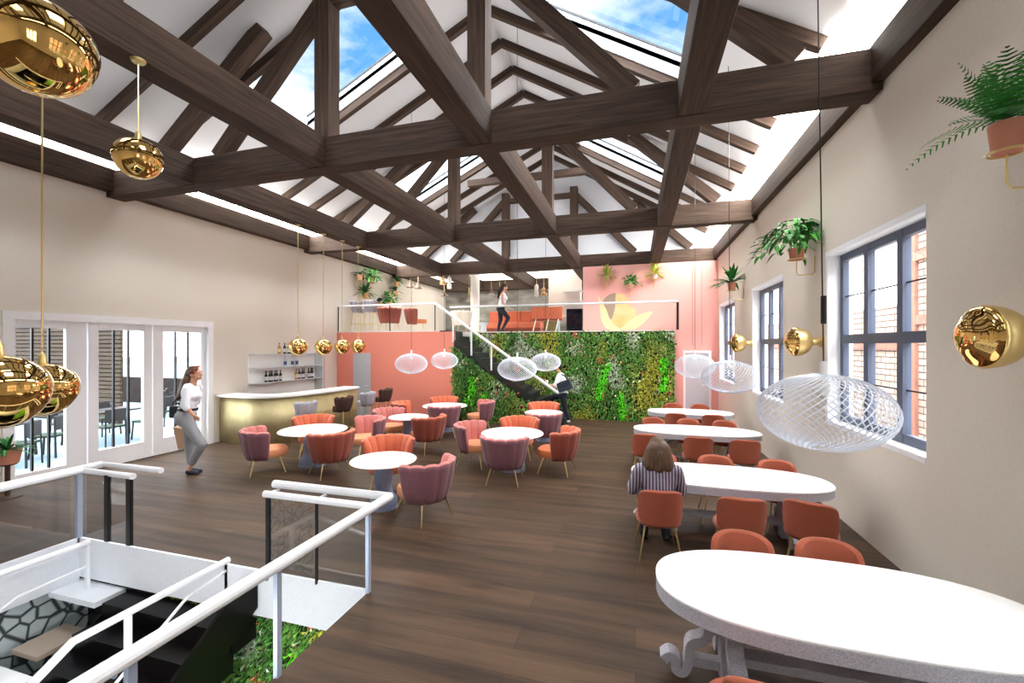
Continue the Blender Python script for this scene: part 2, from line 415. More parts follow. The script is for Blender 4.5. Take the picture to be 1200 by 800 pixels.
# ---- right wall windows
def window(k, y0, y1):
    e = empty('window_%d' % k, (XR, 0, 0)); struct(e, 'tall grey framed window in the right wall')
    x0, x1 = .0, .3
    b = MB(); t = .03
    b.box((-.006, y1 - .015, WZ0), (.3, y1 + .05, WZ1 - .015)).box((-.008, y0 - .01, WZ1 - .015), (.3, y1 + .05, WZ1 + .05)).box((-.008, y0, WZ0 - .05), (.3, y1 + .05, WZ0 + .01)).box((.002, y0 - .02, WZ0 + .01), (.3, y0 + .005, WZ1 - .015))
    b.build('reveal', M_rev, e)
    fr = MB(); fx0, fx1 = .15, .22; w = (y1 - y0) / 3
    fr.box((fx0, y0 + .005, WZ0 + .01), (fx1, y0 + .09, WZ1 - .015)).box((fx0, y1 - .10, WZ0 + .01), (fx1, y1 - .015, WZ1 - .015)).box((fx0, y0 + .09, WZ0 + .01), (fx1, y1 - .1, WZ0 + .11)).box((fx0, y0 + .09, WZ1 - .11), (fx1, y1 - .1, WZ1 - .015))
    fr.build('frame', M_darkframe, e)
    for i in (1, 2):
        MB().box((.145, y0 + w * i - .05, WZ0 + .012), (.225, y0 + w * i + .055, WZ1 - .018)).build('mullion', M_darkframe, e)
    MB().box((.14, y0 + .09, 2.33), (.23, y1 - .1, 2.45)).build('transom', M_darkframe, e)
    gb = MB()
    for z in (1.82, 2.98): gb.box((.18, y0, z - .008), (.2, y1, z + .008))
    gb.build('glazing_bar', M_black, e)
    MB().add([(.19, y0, WZ0), (.19, y1, WZ0), (.19, y1, WZ1), (.19, y0, WZ1)], [(0, 1, 2, 3)]).build('pane', M_glass, e)
for i, (a, c) in enumerate(WIN): window(11 + i, a, c)
# the two windows behind the viewer keep the same frames
for i, (a, c) in enumerate([(-3.2, -1.06), (.9, 3.04)]): window(14 + i, a, c)

# ---- left folding doors
M_dw = mat('white_door_frame', (250, 250, 253), .4)
fr = MB()
for (a, c, z0, z1) in ((DY0 - .07, DY0 + .06, 0, DZ + .06), (DY1 - .06, DY1 + .07, 0, DZ + .06), (DY0 + .06, DY1 - .06, DZ - .07, DZ + .06)):
    fr.box((XL - .3, a, z0), (XL + .025, c, z1))
struct(fr.build('trim_1', M_dw), 'white frame around the folding glass doors')
DP = [(DY0 + .06, 5.36), (5.38, 6.46), (6.48, DY1 - .06)]
for i, (a, c) in enumerate(DP):
    e = empty('door_%d' % (i + 1), (XL - .1, 0, 0)); struct(e, 'white framed glass folding door leaf')
    lw, rw, bt = ((.06, .3, .2), (.16, .16, .34), (.2, .1, .34))[i]
    d = MB(); x0, x1 = -.05, .03
    d.box((x0, a, .0), (x1, a + lw, DZ - .07)).box((x0, c - rw, 0), (x1, c, DZ - .07)).box((x0, a + lw, 0), (x1, c - rw, bt)).box((x0, a + lw, DZ - .2), (x1, c - rw, DZ - .07))
    d.build('frame', M_dw, e, bevel=.008)
    g0, g1 = a + lw, c - rw
    MB().add([(-.01, g0, bt), (-.01, g1, bt), (-.01, g1, DZ - .2), (-.01, g0, DZ - .2)], [(0, 1, 2, 3)]).build('pane', M_glass, e)
    gb = MB()
    for q in (1 / 3, 2 / 3):
        y = g0 + (g1 - g0) * q; gb.box((-.035, y - .014, bt), (.01, y + .014, DZ - .2))
    gb.build('glazing_bar', M_black, e)

# ---- doors in the pink walls
def flat_door(n, xa, xb, y, zt, m, frame=None):
    e = empty('door_%d' % n, (0, y, 0)); struct(e, 'grey speckled door in the pink wall')
    MB().box((xa, -.03, 0), (xb, .02, zt)).build('door_leaf', m, e)
    if frame:
        fr = MB().box((xa - .08, -.05, 0), (xa, .02, zt + .08)).box((xb, -.05, 0), (xb + .08, .02, zt + .08)).box((xa, -.05, zt), (xb, .02, zt + .08))
        fr.build('frame', frame, e)
        MB().box((xa + .08, -.035, zt - .26), (xb - .08, -.028, zt - .06)).build('vent_glass', mat('door_vent', (150, 178, 190), .2), e)
    MB().tube([(xb - .08, -.09, 1.0), (xb - .2, -.09, 1.0)], .012).tube([(xb - .08, -.09, 1.0), (xb - .08, -.03, 1.0)], .012).build('handle', M_steel, e)
M_doorgrey = mat('speckled_grey', (186, 190, 198), .6, var=.14, vscale=80)
flat_door(4, -8.95, -8.3, 12.1, 2.06, M_doorgrey)
flat_door(5, 1.62, 2.33, 15.4, 2.06, M_doorgrey, M_white)
# flush cupboard doors in the pink end wall
for i, (xa, xb) in enumerate(((1.84, 2.12),)):
    o = MB().box((xa - .005, 15.392, 2.3), (xa + .005, 15.4, 5.0)).box((xb - .005, 15.392, 2.3), (xb + .005, 15.4, 5.0)).build('trim_2', mat('seam_line', (150, 84, 80), .9)); struct(o, 'thin upright seams in the pink end wall')  # strips of a darker rose drawn along the seams
# pilaster beside the bar shelves
struct(MB().box((XL, 11.06, 0), (XL + .02, 11.5, 2.1)).build('trim_3', mat('blush_panel', (214, 186, 186), .8)))
# terrace ground and outside ground
M_terr = mat('pale_terrace', (104, 126, 140), .7, var=.05, vscale=2)
struct(MB().box((-60, -10, -.2), (XL - .3, 45, -.04)).build('ground_terrace', M_terr), 'pale terrace paving outside the folding doors')
struct(MB().box((XR + .3, -20, -.5), (40, 45, -.3)).build('ground_street', mat('street', (190, 188, 184), .9)))
# ================================================================ stair well in the floor
M_fascia = mat('white_fascia', (226, 230, 236), .6, var=.04, vscale=50)
struct(MB().box((VX0, VY1 - .03, -.46), (VX1, VY1 + .15, -.122)).box((VX0, VY1 - .03, -.122), (VX1, VY1 - .001, .004)).build('trim_4', M_fascia), 'white far fascia of the stair opening')
struct(MB().box((VX0 - .15, VY0, -.5), (VX0 + .03, VY1 - .031, -.122)).box((VX0 + .001, VY0, -.122), (VX0 + .03, VY1 - .031, .004)).build('trim_5', M_fascia), 'white side fascia of the stair opening')
struct(MB().box((VX1 - .03, VY0, -.46), (VX1 + .15, VY1 - .031, -.122)).build('trim_6', M_fascia), 'white near side fascia of the stair opening')
def stone_mat():
    m = bpy.data.materials.new('crazy_stone'); m.use_nodes = True; t = m.node_tree; b = t.nodes['Principled BSDF']
    tc = t.nodes.new('ShaderNodeTexCoord'); vo = t.nodes.new('ShaderNodeTexVoronoi'); vo.feature = 'DISTANCE_TO_EDGE'; vo.inputs['Scale'].default_value = 5.5
    t.links.new(tc.outputs['Object'], vo.inputs['Vector']); r = t.nodes.new('ShaderNodeValToRGB'); t.links.new(vo.outputs[0], r.inputs[0])
    r.color_ramp.elements[0].position = .03; r.color_ramp.elements[1].position = .09
    r.color_ramp.elements[0].color = lin((60, 66, 68)) + (1,); r.color_ramp.elements[1].color = lin((196, 208, 212)) + (1,)
    t.links.new(r.outputs[0], b.inputs['Base Color']); b.inputs['Roughness'].default_value = .8
    return m
M_crazy = stone_mat()
M_blackfloor = mat('black_polished', (5, 5, 6), .3, spec=.12)
M_beigerefl = mat('beige_reflection', (176, 160, 144), .7)
LOW = -3.0
struct(MB().box((VX0 - .4, VY0, LOW), (VX0 - .15, VY1 + .15, -.5)).build('wall_stairwell', M_crazy), 'crazy stone wall in the stair well')
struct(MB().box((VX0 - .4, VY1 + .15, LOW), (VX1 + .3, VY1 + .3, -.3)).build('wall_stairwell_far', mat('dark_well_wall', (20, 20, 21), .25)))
struct(MB().box((VX0 - .4, VY0 - .15, LOW), (VX1 + .3, VY0, -.12)).build('wall_stairwell_near', M_fascia))
struct(MB().box((VX1 + .15, VY0, LOW), (VX1 + .3, VY1 + .15, -.3)).build('wall_stairwell_side', M_fascia))
struct(MB().box((VX0 - .4, VY0 - .15, LOW - .1), (VX1 + .3, VY1 + .3, LOW)).build('floor_lower', M_blackfloor), 'polished black floor of the storey below')
# stair flight descending towards the viewer
e = empty('staircase', (-4.65, VY1, 0)); tag(e, 'black flight of stairs going down through the floor opening', 'stairs')
NS, RISE, GO = 12, .17, .26
tr = MB(); ns = MB()
for i in range(NS):
    y1 = -i * GO; z = -.5 - i * RISE
    tr.box((-.92, y1 - GO - .02, z - .2), (.9, y1 - .01, z))
tr.build('tread', M_blackfloor, e)
for sx, dz in ((-.95, .55), (.92, 0)):
    poly = [(-.04, -.06 - dz), (-.04, -.37 - dz), (-.25, -.50 - dz), (-NS * GO, -.45 - NS * RISE - dz), (-NS * GO, -.1 - NS * RISE - dz), (-.3, -.08 - dz)]
    MB().prism(poly, sx, sx + .03, 'x').build('stringer', M_blackfloor, e)
# white ledge stepping round the top of the flight, and a beige slab drawn for reflections further down
struct(MB().box((VX0, 3.2, -.56), (-5.66, VY1, -.5)).build('trim_7', M_fascia), 'white stepped ledge beside the stair flight')
struct(MB().box((VX0, 2.9, -1.0), (-6.0, 3.35, -.95)).build('reflection_slab', M_beigerefl), 'beige slab standing in for reflections beside the lower stair')
o = MB().box((-6.3, 2.2, -2.0), (-5.72, 2.75, -.98)).box((-6.3, 1.9, -2.0), (-5.72, 2.2, -.86)).build('plinth', mat('paper_white', (244, 246, 248), .6), bevel=.01)
tag(o, 'white blocky plinth at the bottom left corner beside the lower stair rail', 'plinth')
# planted wall below the near fascia
def leaf_wall(name, x0, x1, z0, z1, y, n, seed, parent=None, inside=None, bright=1., size=.085, drips=()):
    r = random.Random(seed); b = MB()
    def n2(x, z, s, o): return mnoise.noise(Vector((x * s + o, z * s * .7 + o * 2, seed)))
    for _ in range(n):
        x = r.uniform(x0, x1); z = r.uniform(z0, z1)
        if inside and not inside(x, z): continue
        a = n2(x, z, .9, 3); c = n2(x, z, 1.7, 9); d = n2(x, z, 4., 20); drip = n2(x, z * .25, 2.2, 41)
        j = r.uniform(-.16, .16); a += j; c += r.uniform(-.16, .16)
        if any(abs(x - q[0] - (z - q[1]) * q[4] + d * .06) < q[2] and abs(z - q[1] + d * .1) < q[3] for q in drips): col = (84, 200, 30)
        elif c > .3 and z > z0 + (z1 - z0) * .3: col = (150, 166, 140)
        elif a > .24: col = (146, 150, 54)
        elif d > .5: col = (176, 100, 70)
        elif a < -.3: col = (64, 112, 46)
        elif c < -.3: col = (120, 146, 66)
        else: col = (82, 128, 54)
        if r.random() < .04: col = r.choice([(160, 66, 48), (190, 140, 90), (190, 200, 170)])
        v = r.uniform(.55, 1.3) * bright; col = tuple(min(1., q * v) for q in lin(col))
        L_ = size * r.uniform(.7, 1.5); W_ = L_ * r.uniform(.25, .5)
        ang = r.gauss(-PI / 2, .55) if r.random() < .75 else r.uniform(0, 2 * PI)
        dx, dz = math.cos(ang), math.sin(ang); yo = y - r.uniform(.01, .09); lift = r.uniform(.02, .09)
        px, pz = -dz, dx
        p0 = (x, yo, z); p1 = (x + dx * L_ * .5 + px * W_ / 2, yo - lift, z + dz * L_ * .5 + pz * W_ / 2)
        p2 = (x + dx * L_, yo - lift * r.uniform(.2, 1.1), z + dz * L_); p3 = (x + dx * L_ * .5 - px * W_ / 2, yo - lift * .8, z + dz * L_ * .5 - pz * W_ / 2)
        b.add([p0, p1, p2, p3], [(0, 1, 2, 3)], col)
    return b.build(name, M_leaf, parent)
e = empty('living_wall', (-3.6, VY1 + .12, -1.6)); tag(e, 'bright green planted wall seen down in the floor opening', 'living wall')
MB().box((-1.6, .0, -1.4), (1.35, .06, 1.12)).build('backing_panel', mat('planter_backing', (30, 40, 22), .9), e)
leaf_wall('foliage', -1.6, 1.35, -1.35, 1.1, 0., 15000, 8, e, bright=2.4, size=.05, drips=[(.3, .2, .16, .6, .1), (.9, .6, .2, .5, 0)])['kind'] = 'stuff'

# ---- the big planted wall at the end and on the stair side
e = empty('living_wall', (-2.13, 13.6, 0)); tag(e, 'tall green living wall of mixed plants under the mezzanine edge', 'living wall')
MB().box((-3.25, -.02, .02), (3.25, .02, 2.74)).build('backing_panel', MATS['planter_backing'], e)
leaf_wall('foliage', -3.22, 3.25, .04, 2.74, -.02, 17000, 11, e, bright=1.45, drips=[(1.15, 1.2, .13, .55, .25), (1.72, .45, .12, .42, -.15), (2.95, 1.5, .1, .5, 0)])['kind'] = 'stuff'
SX0, SX1 = -5.93, -1.95                      # head and foot of the upper stair
def nosing(x): return 2.78 * (SX1 - x) / (SX1 - SX0)
e = empty('living_wall', (-5.38, 12.1, 0)); tag(e, 'triangle of green planting covering the stair side beside the coral wall', 'living wall')
MB().prism([(0.02, 0.0), (SX1 - .15 + 5.38, 0.0), (.02, nosing(-5.38) - .14)], .0, .06, 'y').build('backing_panel', MATS['planter_backing'], e)
leaf_wall('foliage', 0, 3.4, .03, 2.4, -.0, 9000, 23, e, bright=1.35, drips=[(.62, .95, .12, .42, .2), (1.1, .5, .1, .42, -.1)], inside=lambda x, z: z < nosing(x - 5.38) - .08)['kind'] = 'stuff'
e = empty('staircase', ((SX0 + SX1) / 2, 12.85, 0)); tag(e, 'dark stair flight rising to the mezzanine in front of the living wall', 'stairs')
M_stair = mat('dark_stair', (38, 42, 40), .6)
tr = MB(); n = 16; gx = (SX1 - SX0) / n; cxm = (SX0 + SX1) / 2
for i in range(n):
    z = 2.78 * (i + 1) / n; x1 = SX1 - i * gx - cxm
    tr.box((x1 - gx - .02, -.55 if x1 + cxm < -5.2 else -.68, z - .17), (x1, .72, z))
tr.build('tread', M_stair, e)
MB().prism([(SX1 - cxm, .0), (-5.36 - cxm, nosing(-5.36) - .1), (-5.36 - cxm, nosing(-5.36) + .1), (SX1 - cxm, .2)][::-1], -.70, -.681, 'y').build('stringer', M_stair, e)
M_tube = mat('white_tube', (238, 240, 244), .35)
g = empty('guard_rail', (cxm, 12.1, 0)); tag(g, 'white sloping handrail with glass panels on the upper stair', 'guard rail')
MB().tube([(-5.99 - cxm, 0, 3.62), (-2.13 - cxm, 0, .95)], .042, 10).build('handrail', M_tube, g)
for x in (-5.38, -4.78, -4.14):
    z = 3.62 - (x + 5.99) * (3.62 - .95) / (5.99 - 2.13)
    MB().box((x - .022 - cxm, -.02, z - .78), (x + .022 - cxm, .02, z)).build('post', M_tube, g)
MB().add([(-5.9 - cxm, .0, 2.7), (-2.3 - cxm, 0, .2), (-2.3 - cxm, 0, .98), (-5.9 - cxm, 0, 3.5)], [(0, 1, 2, 3)]).build('glass_panel', M_glass, g)
# mezzanine glass balustrades
g = empty('guard_rail', (-7.8, 12.12, 2.78)); tag(g, 'clear glass balustrade with white rail above the coral wall', 'guard rail')
MB().tube([(-1.75, 0, .84), (1.8, 0, .84)], .03, 8).build('handrail', M_tube, g)
for i in range(3): MB().add([(-1.78 + i * 1.2, 0, 0), (-.6 + i * 1.2, 0, 0), (-.6 + i * 1.2, 0, .82), (-1.78 + i * 1.2, 0, .82)], [(0, 1, 2, 3)]).build('glass_panel', M_glass, g)
for x in (-1.76, .2, 1.8): MB().box((x - .012, -.012, 0), (x + .012, .012, .82)).build('post', M_black, g)
g = empty('guard_rail', (-2.45, 13.62, 2.78)); tag(g, 'long clear glass balustrade with white rail above the living wall', 'guard rail')
MB().tube([(-3.73, 0, .85), (3.68, 0, .85), (3.7, 1.2, .85)], .032, 8).build('handrail', M_tube, g)
for i in range(4): MB().add([(-3.7 + i * 1.85, 0, 0), (-1.87 + i * 1.85, 0, 0), (-1.87 + i * 1.85, 0, .83), (-3.7 + i * 1.85, 0, .83)], [(0, 1, 2, 3)]).build('glass_panel', M_glass, g)
MB().add([(3.68, .02, 0), (3.68, 1.2, 0), (3.68, 1.2, .83), (3.68, .02, .83)], [(0, 1, 2, 3)]).build('glass_panel', M_glass, g)
MB().box((3.63, -.03, 0), (3.7, .03, .82)).build('post', M_black, g)

# ---- balustrades round the floor opening
M_post = mat('grey_post', (176, 190, 214), .35, .3)
g = empty('guard_rail', (VX1 + .05, VY1, 0)); tag(g, 'white tube balustrade along the near right edge of the floor opening', 'guard rail')
ZR = .8
MB().tube([(0, -4.3, ZR), (0, .24, ZR), (-1.42, .24, ZR)], .042, 12).build('handrail', M_tube, g)
MB().tube([(-.02, -.04, ZR), (-1.26, -.04, ZR)], .034, 10).build('top_rail', M_tube, g)
for x in (-1.26, -.66): MB().tube([(x, -.04, ZR - .01), (x - .1, .24, ZR - .06), (x - .1, .24, ZR)], .016, 6).build('bracket', M_tube, g)
for y in (-1.15, -2.05):
    MB().tube([(.0, y, ZR - .04), (-.1, y, ZR - .1), (-.1, y + .02, ZR - .12)], .012, 6).build('bracket', M_post, g)
for y in (-.05, -1.1, -2.0): MB().box((-.06, y - .02, -.1), (-.025, y + .02, ZR - .03)).build('post', M_post, g)
MB().box((-1.24, -.05, -.02), (-1.2, -.02, ZR - .03)).build('post', M_black, g)
MB().box((-.64, -.05, -.02), (-.625, -.02, ZR - .03)).build('post', M_black, g)
MB().add([(-1.2, -.036, .02), (-.04, -.036, .02), (-.04, -.036, ZR - .03), (-1.2, -.036, ZR - .03)], [(0, 1, 2, 3)]).build('glass_panel', M_rail, g)
for a, c in ((-1.08, -.07), (-1.98, -1.12), (-3.9, -2.02)): MB().add([(-.042, a, .02), (-.042, c, .02), (-.042, c, ZR - .03), (-.042, a, ZR - .03)], [(0, 1, 2, 3)]).build('glass_panel', M_glass, g)
g = empty('guard_rail', (VX0 - .04, VY1, 0)); tag(g, 'white tube balustrade along the left edge of the floor opening', 'guard rail')
MB().tube([(-.06, -4.3, ZR), (-.06, .26, ZR), (.98, .26, ZR)], .036, 10).build('handrail', M_tube, g)
MB().tube([(.06, -4.3, ZR), (.06, .0, ZR), (.92, .0, ZR)], .036, 10).build('top_rail', M_tube, g)
MB().box((.02, -.05, -.1), (.07, .0, ZR)).build('post', M_post, g)
for x in (.5, .86): MB().box((x - .03, -.02, -.02), (x + .03, .02, ZR - .02)).build('post', M_black, g)
MB().add([(.1, -.005, .02), (.86, -.005, .02), (.86, -.005, ZR - .03), (.1, -.005, ZR - .03)], [(0, 1, 2, 3)]).build('glass_panel', M_rail, g)
MB().add([(.035, -4.2, .02), (.035, -.1, .02), (.035, -.1, ZR - .03), (.035, -4.2, ZR - .03)], [(0, 1, 2, 3)]).build('glass_panel', M_rail, g)
# handrails going down with the flight
g = empty('handrail', (-4.13, 3.5, 0)); tag(g, 'white lower handrail bending down beside the black stair flight', 'handrail')
MB().tube([(0, 0, .04), (0, -1.3, .04), (0, -2.9, -1.0)], .032, 10).build('rail', M_tube, g)
MB().box((-.02, -.03, -.32), (.02, .0, .04)).build('post', M_tube, g)
MB().box((-.02, -.95, -.9), (.02, -.91, .03)).build('post', M_tube, g)
MB().tube([(0, -.02, -.06), (0.02, -.45, -.1), (.04, -2.4, -1.35)], .014, 8).build('wall_rail', M_tube, g)
g = empty('handrail', (-6.1, 3.4, 0)); tag(g, 'white lower handrail against the white left fascia of the opening', 'handrail')
MB().tube([(0, 0, .02), (0, -3.3, .02)], .032, 10).build('rail', M_tube, g)
MB().box((-.02, -.03, -.5), (.02, .0, .02)).build('post', M_tube, g)
MB().tube([(0, -.02, -.25), (0, -.6, -.28), (0, -2.6, -1.3)], .014, 8).build('wall_rail', M_tube, g)

# ================================================================ round tables and lounge chairs
def round_table(x, y, r, label):
    e = empty('round_table', (x, y, 0)); tag(e, label, 'table', 'round white tables')
    MB().lathe([(0, .655), (r - .03, .655), (r, .668), (r, .676), (r - .01, .685), (0, .685)], n=64).build('tabletop', M_table, e, smooth=True)
    k = r / .5
    MB().lathe([(0, .03), (.2 * k, .03), (.205 * k, .06), (.2 * k, .14), (.15 * k, .2), (.125 * k, .28), (.14 * k, .38), (.145 * k, .48), (.12 * k, .58), (.1 * k, .655), (0, .655)], n=40).build('pedestal', M_stone, e, smooth=True)
    MB().lathe([(0, 0), (.215 * k, 0), (.215 * k, .03), (0, .03)], n=40).build('base_plate', M_stone, e, smooth=True)
TABLES = dict(Ta=(-5.99, 6.87, .62, 'large round white table nearest the brass bar'),
              Tb=(-3.45, 5.34, .46, 'small round white table closest to the glass floor opening'),
              Tc=(-2.2, 7.63, .58, 'large round white table in the middle with four chairs round it'),
              Td=(-4.98, 8.72, .45, 'small round white table with one pink and one rust chair in mid row'),
              Te=(-4.96, 10.61, .6, 'round white table furthest back, before the coral wall'),
              Tf=(-2.14, 10.19, .46, 'small round white table nearest the living wall'))
for t in TABLES.values(): round_table(*t)

def lounge_chair(name, inner, outer, seatm, nch=7, span=94, r0=.33, r1=.40, z0=.27, z1=.78, legz=.27, seat_z=.43, cat='chair'):
    """barrel chair with upright padded channels; opens towards local +x"""
    e = empty(name); tag(e, None, cat)
    A = math.radians(span)
    nu, nv = nch * 6 + 1, 9
    def ztop(u):
        ph = abs(math.sin(u * nch * PI)); return z1 - .02 * (1 - ph ** .6) - .012 * abs(2 * u - 1) ** 3
    def rad(v): return r0 + (r1 - r0) * v ** 1.1
    def outer_f(u, v):
        a = PI - A + 2 * A * u; z = z0 + (ztop(u) - z0) * v
        rr = rad(v) + .020 * abs(math.sin(u * nch * PI)) ** .45 - .05 * (1 - v) ** 3
        return (rr * math.cos(a), rr * math.sin(a), z)
    def inner_f(u, v):
        a = PI - A + 2 * A * u; z = seat_z - .08 + (ztop(u) - seat_z + .08) * v
        rr = rad(v) - .075 - .022 * abs(math.sin(u * nch * PI)) ** .5 + (.035 * max(0, v - .8) / .2 if v > .8 else 0)
        return (rr * math.cos(a), rr * math.sin(a), z)
    MB().grid(outer_f, nu, nv).build('shell', outer, e, smooth=True, solid=.02)
    b = MB().grid(inner_f, nu, nv)
    # rolled top and the two front edges that close the padding against the shell
    def cap(u, v):
        o, i = Vector(outer_f(u, 1)), Vector(inner_f(u, 1)); p = o.lerp(i, v); p.z += .022 * math.sin(v * PI); return p
    b.grid(cap, nu, 5)
    for u in (0, 1):
        def edge(s, v, u=u):
            o = Vector(outer_f(u, .3 + .7 * v)); i = Vector(inner_f(u, v)); p = o.lerp(i, s)
            t = Vector((-math.sin(PI - A + 2 * A * u), math.cos(PI - A + 2 * A * u), 0)) * (1 if u else -1); return p + t * .02 * math.sin(s * PI)
        b.grid(edge, 5, nv)
    b.build('padding', inner, e, smooth=True)
    # seat cushion
    def se(t): return Vector((abs(math.cos(t)) ** .75 * math.copysign(1, math.cos(t)) * (r0 - .02), abs(math.sin(t)) ** .75 * math.copysign(1, math.sin(t)) * (r0 - .03), 0))
    prof = [(.0, seat_z - .13), (.94, seat_z - .13), (1, seat_z - .10), (1, seat_z - .03), (.95, seat_z), (.0, seat_z + .012)]
    sv = MB(); sv.grid(lambda u, v: (lambda p, k: Vector((p.x * k * 1.02 + .045, p.y * k, prof[min(5, round(v * 5))][1])))(se(2 * PI * u), prof[min(5, round(v * 5))][0]), 32, 6, True)
    sv.build('seat', seatm, e, smooth=True)
    for sx in (-1, 1):
        for sy in (-1, 1):
            MB().tube([(sx * .19 + .01, sy * .19, z0 + .03), (sx * .28 + .02, sy * .27, 0.0)], [.015, .007], 8).build('leg', M_brass, e, smooth=True)
    return e
P_rose = lounge_chair('lounge_chair', M_rose, M_plum, M_seatP)
P_coral = lounge_chair('lounge_chair', M_coral, M_rust, M_seatO)
def at_table(t, ang, dist, proto, label, turn=0):
    x, y = TABLES[t][:2]; a = math.radians(ang)
    return place(proto, USED, (x + dist * math.cos(a), y + dist * math.sin(a), 0), a + PI + math.radians(turn), label, 'lounge chairs')
at_table('Ta', -130, .80, P_rose, 'plum backed pink lounge chair left of the table by the brass bar')
at_table('Ta', -30, .86, P_coral, 'rust lounge chair with its back turned, at the table by the brass bar')
at_table('Ta', 131, .92, P_coral, 'coral lounge chair between the brass bar and the nearest round table')
at_table('Ta', 56, 1.02, P_rose, 'pink lounge chair on the far right of the table by the brass bar', 8)
at_table('Tb', 118, .86, P_coral, 'coral lounge chair behind the small table near the floor opening')
at_table('Tb', -12, .74, P_rose, 'plum backed lounge chair nearest the viewer, beside the glass floor opening', -10)
at_table('Tc', 170, .80, P_rose, 'pink lounge chair left of the middle four chair table')
at_table('Tc', -84, .72, P_rose, 'plum backed lounge chair in front of the middle four chair table')
at_table('Tc', 97, .92, P_coral, 'coral lounge chair behind the middle four chair table')
at_table('Tc', 6, .84, P_coral, 'rust backed coral lounge chair right of the middle four chair table', -12)
at_table('Td', 160, .66, P_rose, 'pink lounge chair open towards the viewer at the small mid row table', -6)
at_table('Td', -26, .70, P_coral, 'rust lounge chair with its back turned at the small mid row table')
at_table('Te', -158, 1.0, P_coral, 'coral lounge chair left of the furthest round table')
at_table('Te', 116, .9, P_coral, 'coral lounge chair against the coral wall behind the furthest table')
at_table('Te', -66, .72, P_rose, 'plum backed lounge chair in front of the furthest round table')
at_table('Te', 24, .95, P_rose, 'pink lounge chair right of the furthest table, by the living wall corner')
at_table('Tf', 102, .84, P_coral, 'coral lounge chair behind the table nearest the living wall')
at_table('Tf', -78, .70, P_rose, 'plum backed lounge chair in front of the table nearest the living wall')

def smooth_line(p, n=8):
    o = []
    for i in range(len(p) - 1):
        p0, p1, p2, p3 = [Vector(p[max(0, min(len(p) - 1, i + k))]) for k in (-1, 0, 1, 2)]
        for j in range(n):
            t = j / n; o.append(.5 * ((2 * p1) + (p2 - p0) * t + (2 * p0 - 5 * p1 + 4 * p2 - p3) * t * t + (3 * p1 - p0 - 3 * p2 + p3) * t ** 3))
    o.append(Vector(p[-1])); return o
def offset(l, d):
    o = []
    for i, p in enumerate(l):
        t = (l[min(i + 1, len(l) - 1)] - l[max(0, i - 1)]).normalized(); o.append(p + Vector((-t.y, t.x)) * d)
    return o
# ================================================================ long tables
def long_table(cx, cy, hx, hy, label):
    e = empty('long_table', (cx, cy, 0)); tag(e, label, 'table', 'long white tables')
    pts = []
    for i in range(72):
        a = 2 * PI * i / 72; c, s = math.cos(a), math.sin(a)
        pts.append((hx * math.copysign(abs(c) ** .72, c), hy * math.copysign(abs(s) ** .86, s)))
    MB().prism(pts, .67, .69).build('tabletop', M_table, e, bevel=.006)
    ap = [(x * .985, y * .975) for x, y in pts]
    b = MB()
    n = len(ap); vs = [(x, y, z) for z in (.585, .67) for x, y in ap]
    b.add(vs, [(i, (i + 1) % n, n + (i + 1) % n, n + i) for i in range(n)])
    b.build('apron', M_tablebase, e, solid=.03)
    def ribbon(pts, w):
        l = smooth_line(pts, 5); p = offset(l, w / 2); q = offset(l, -w / 2); return [(v.x, v.y) for v in q + p[::-1]]
    curl = ribbon([(.43, .10), (.39, .135), (.345, .11), (.35, .05), (.30, .04), (.265, .12), (.25, .24), (.17, .285), (.14, .35), (.17, .43), (.28, .50), (.40, .585)], .06)
    rail = [(0, .09), (.28, .09), (.28, .15), (0, .15)]
    knee = [(0, .33), (.165, .33), (.165, .40), (0, .40)]
    def both(mb, poly, px, sx, axis):
        q = [(px + sx * x, z) for x, z in poly]
        h = .05 if poly is curl else .036 if poly is rail else .042
        if axis == 'y': mb.prism(q if sx > 0 else q[::-1], -h, h, 'y')
        else: mb.prism([(sx * x, z) for x, z in poly] if sx > 0 else [(sx * x, z) for x, z in poly][::-1], px - h, px + h, 'x')
    for sx in (-1, 1):
        px = sx * (hx - .48)
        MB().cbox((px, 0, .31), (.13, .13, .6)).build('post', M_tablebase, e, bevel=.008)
        ft = MB(); br = MB(); kn = MB()
        both(ft, curl, px, sx, 'y'); both(br, rail, px, sx, 'y'); both(kn, knee, px, sx, 'y')
        for sy in (-1, 1):
            both(ft, curl, px, sy, 'x'); both(br, rail, px, sy, 'x'); both(kn, knee, px, sy, 'x')
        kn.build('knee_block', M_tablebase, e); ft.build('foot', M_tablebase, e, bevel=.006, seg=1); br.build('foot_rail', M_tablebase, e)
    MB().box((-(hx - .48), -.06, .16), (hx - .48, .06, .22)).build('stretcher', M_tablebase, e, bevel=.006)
LT = [(1.26, 3.21, 1.12, .53, 'nearest long white table, cut by the lower right corner'),
      (1.08, 5.82, 1.13, .5, 'long white table with a person sitting at it'),
      (1.1, 8.82, 1.13, .5, 'third long white table from the viewer, behind the seated person'),
      (1.28, 11.25, .98, .48, 'furthest long white table, beside the living wall')]
for t in LT: long_table(*t)

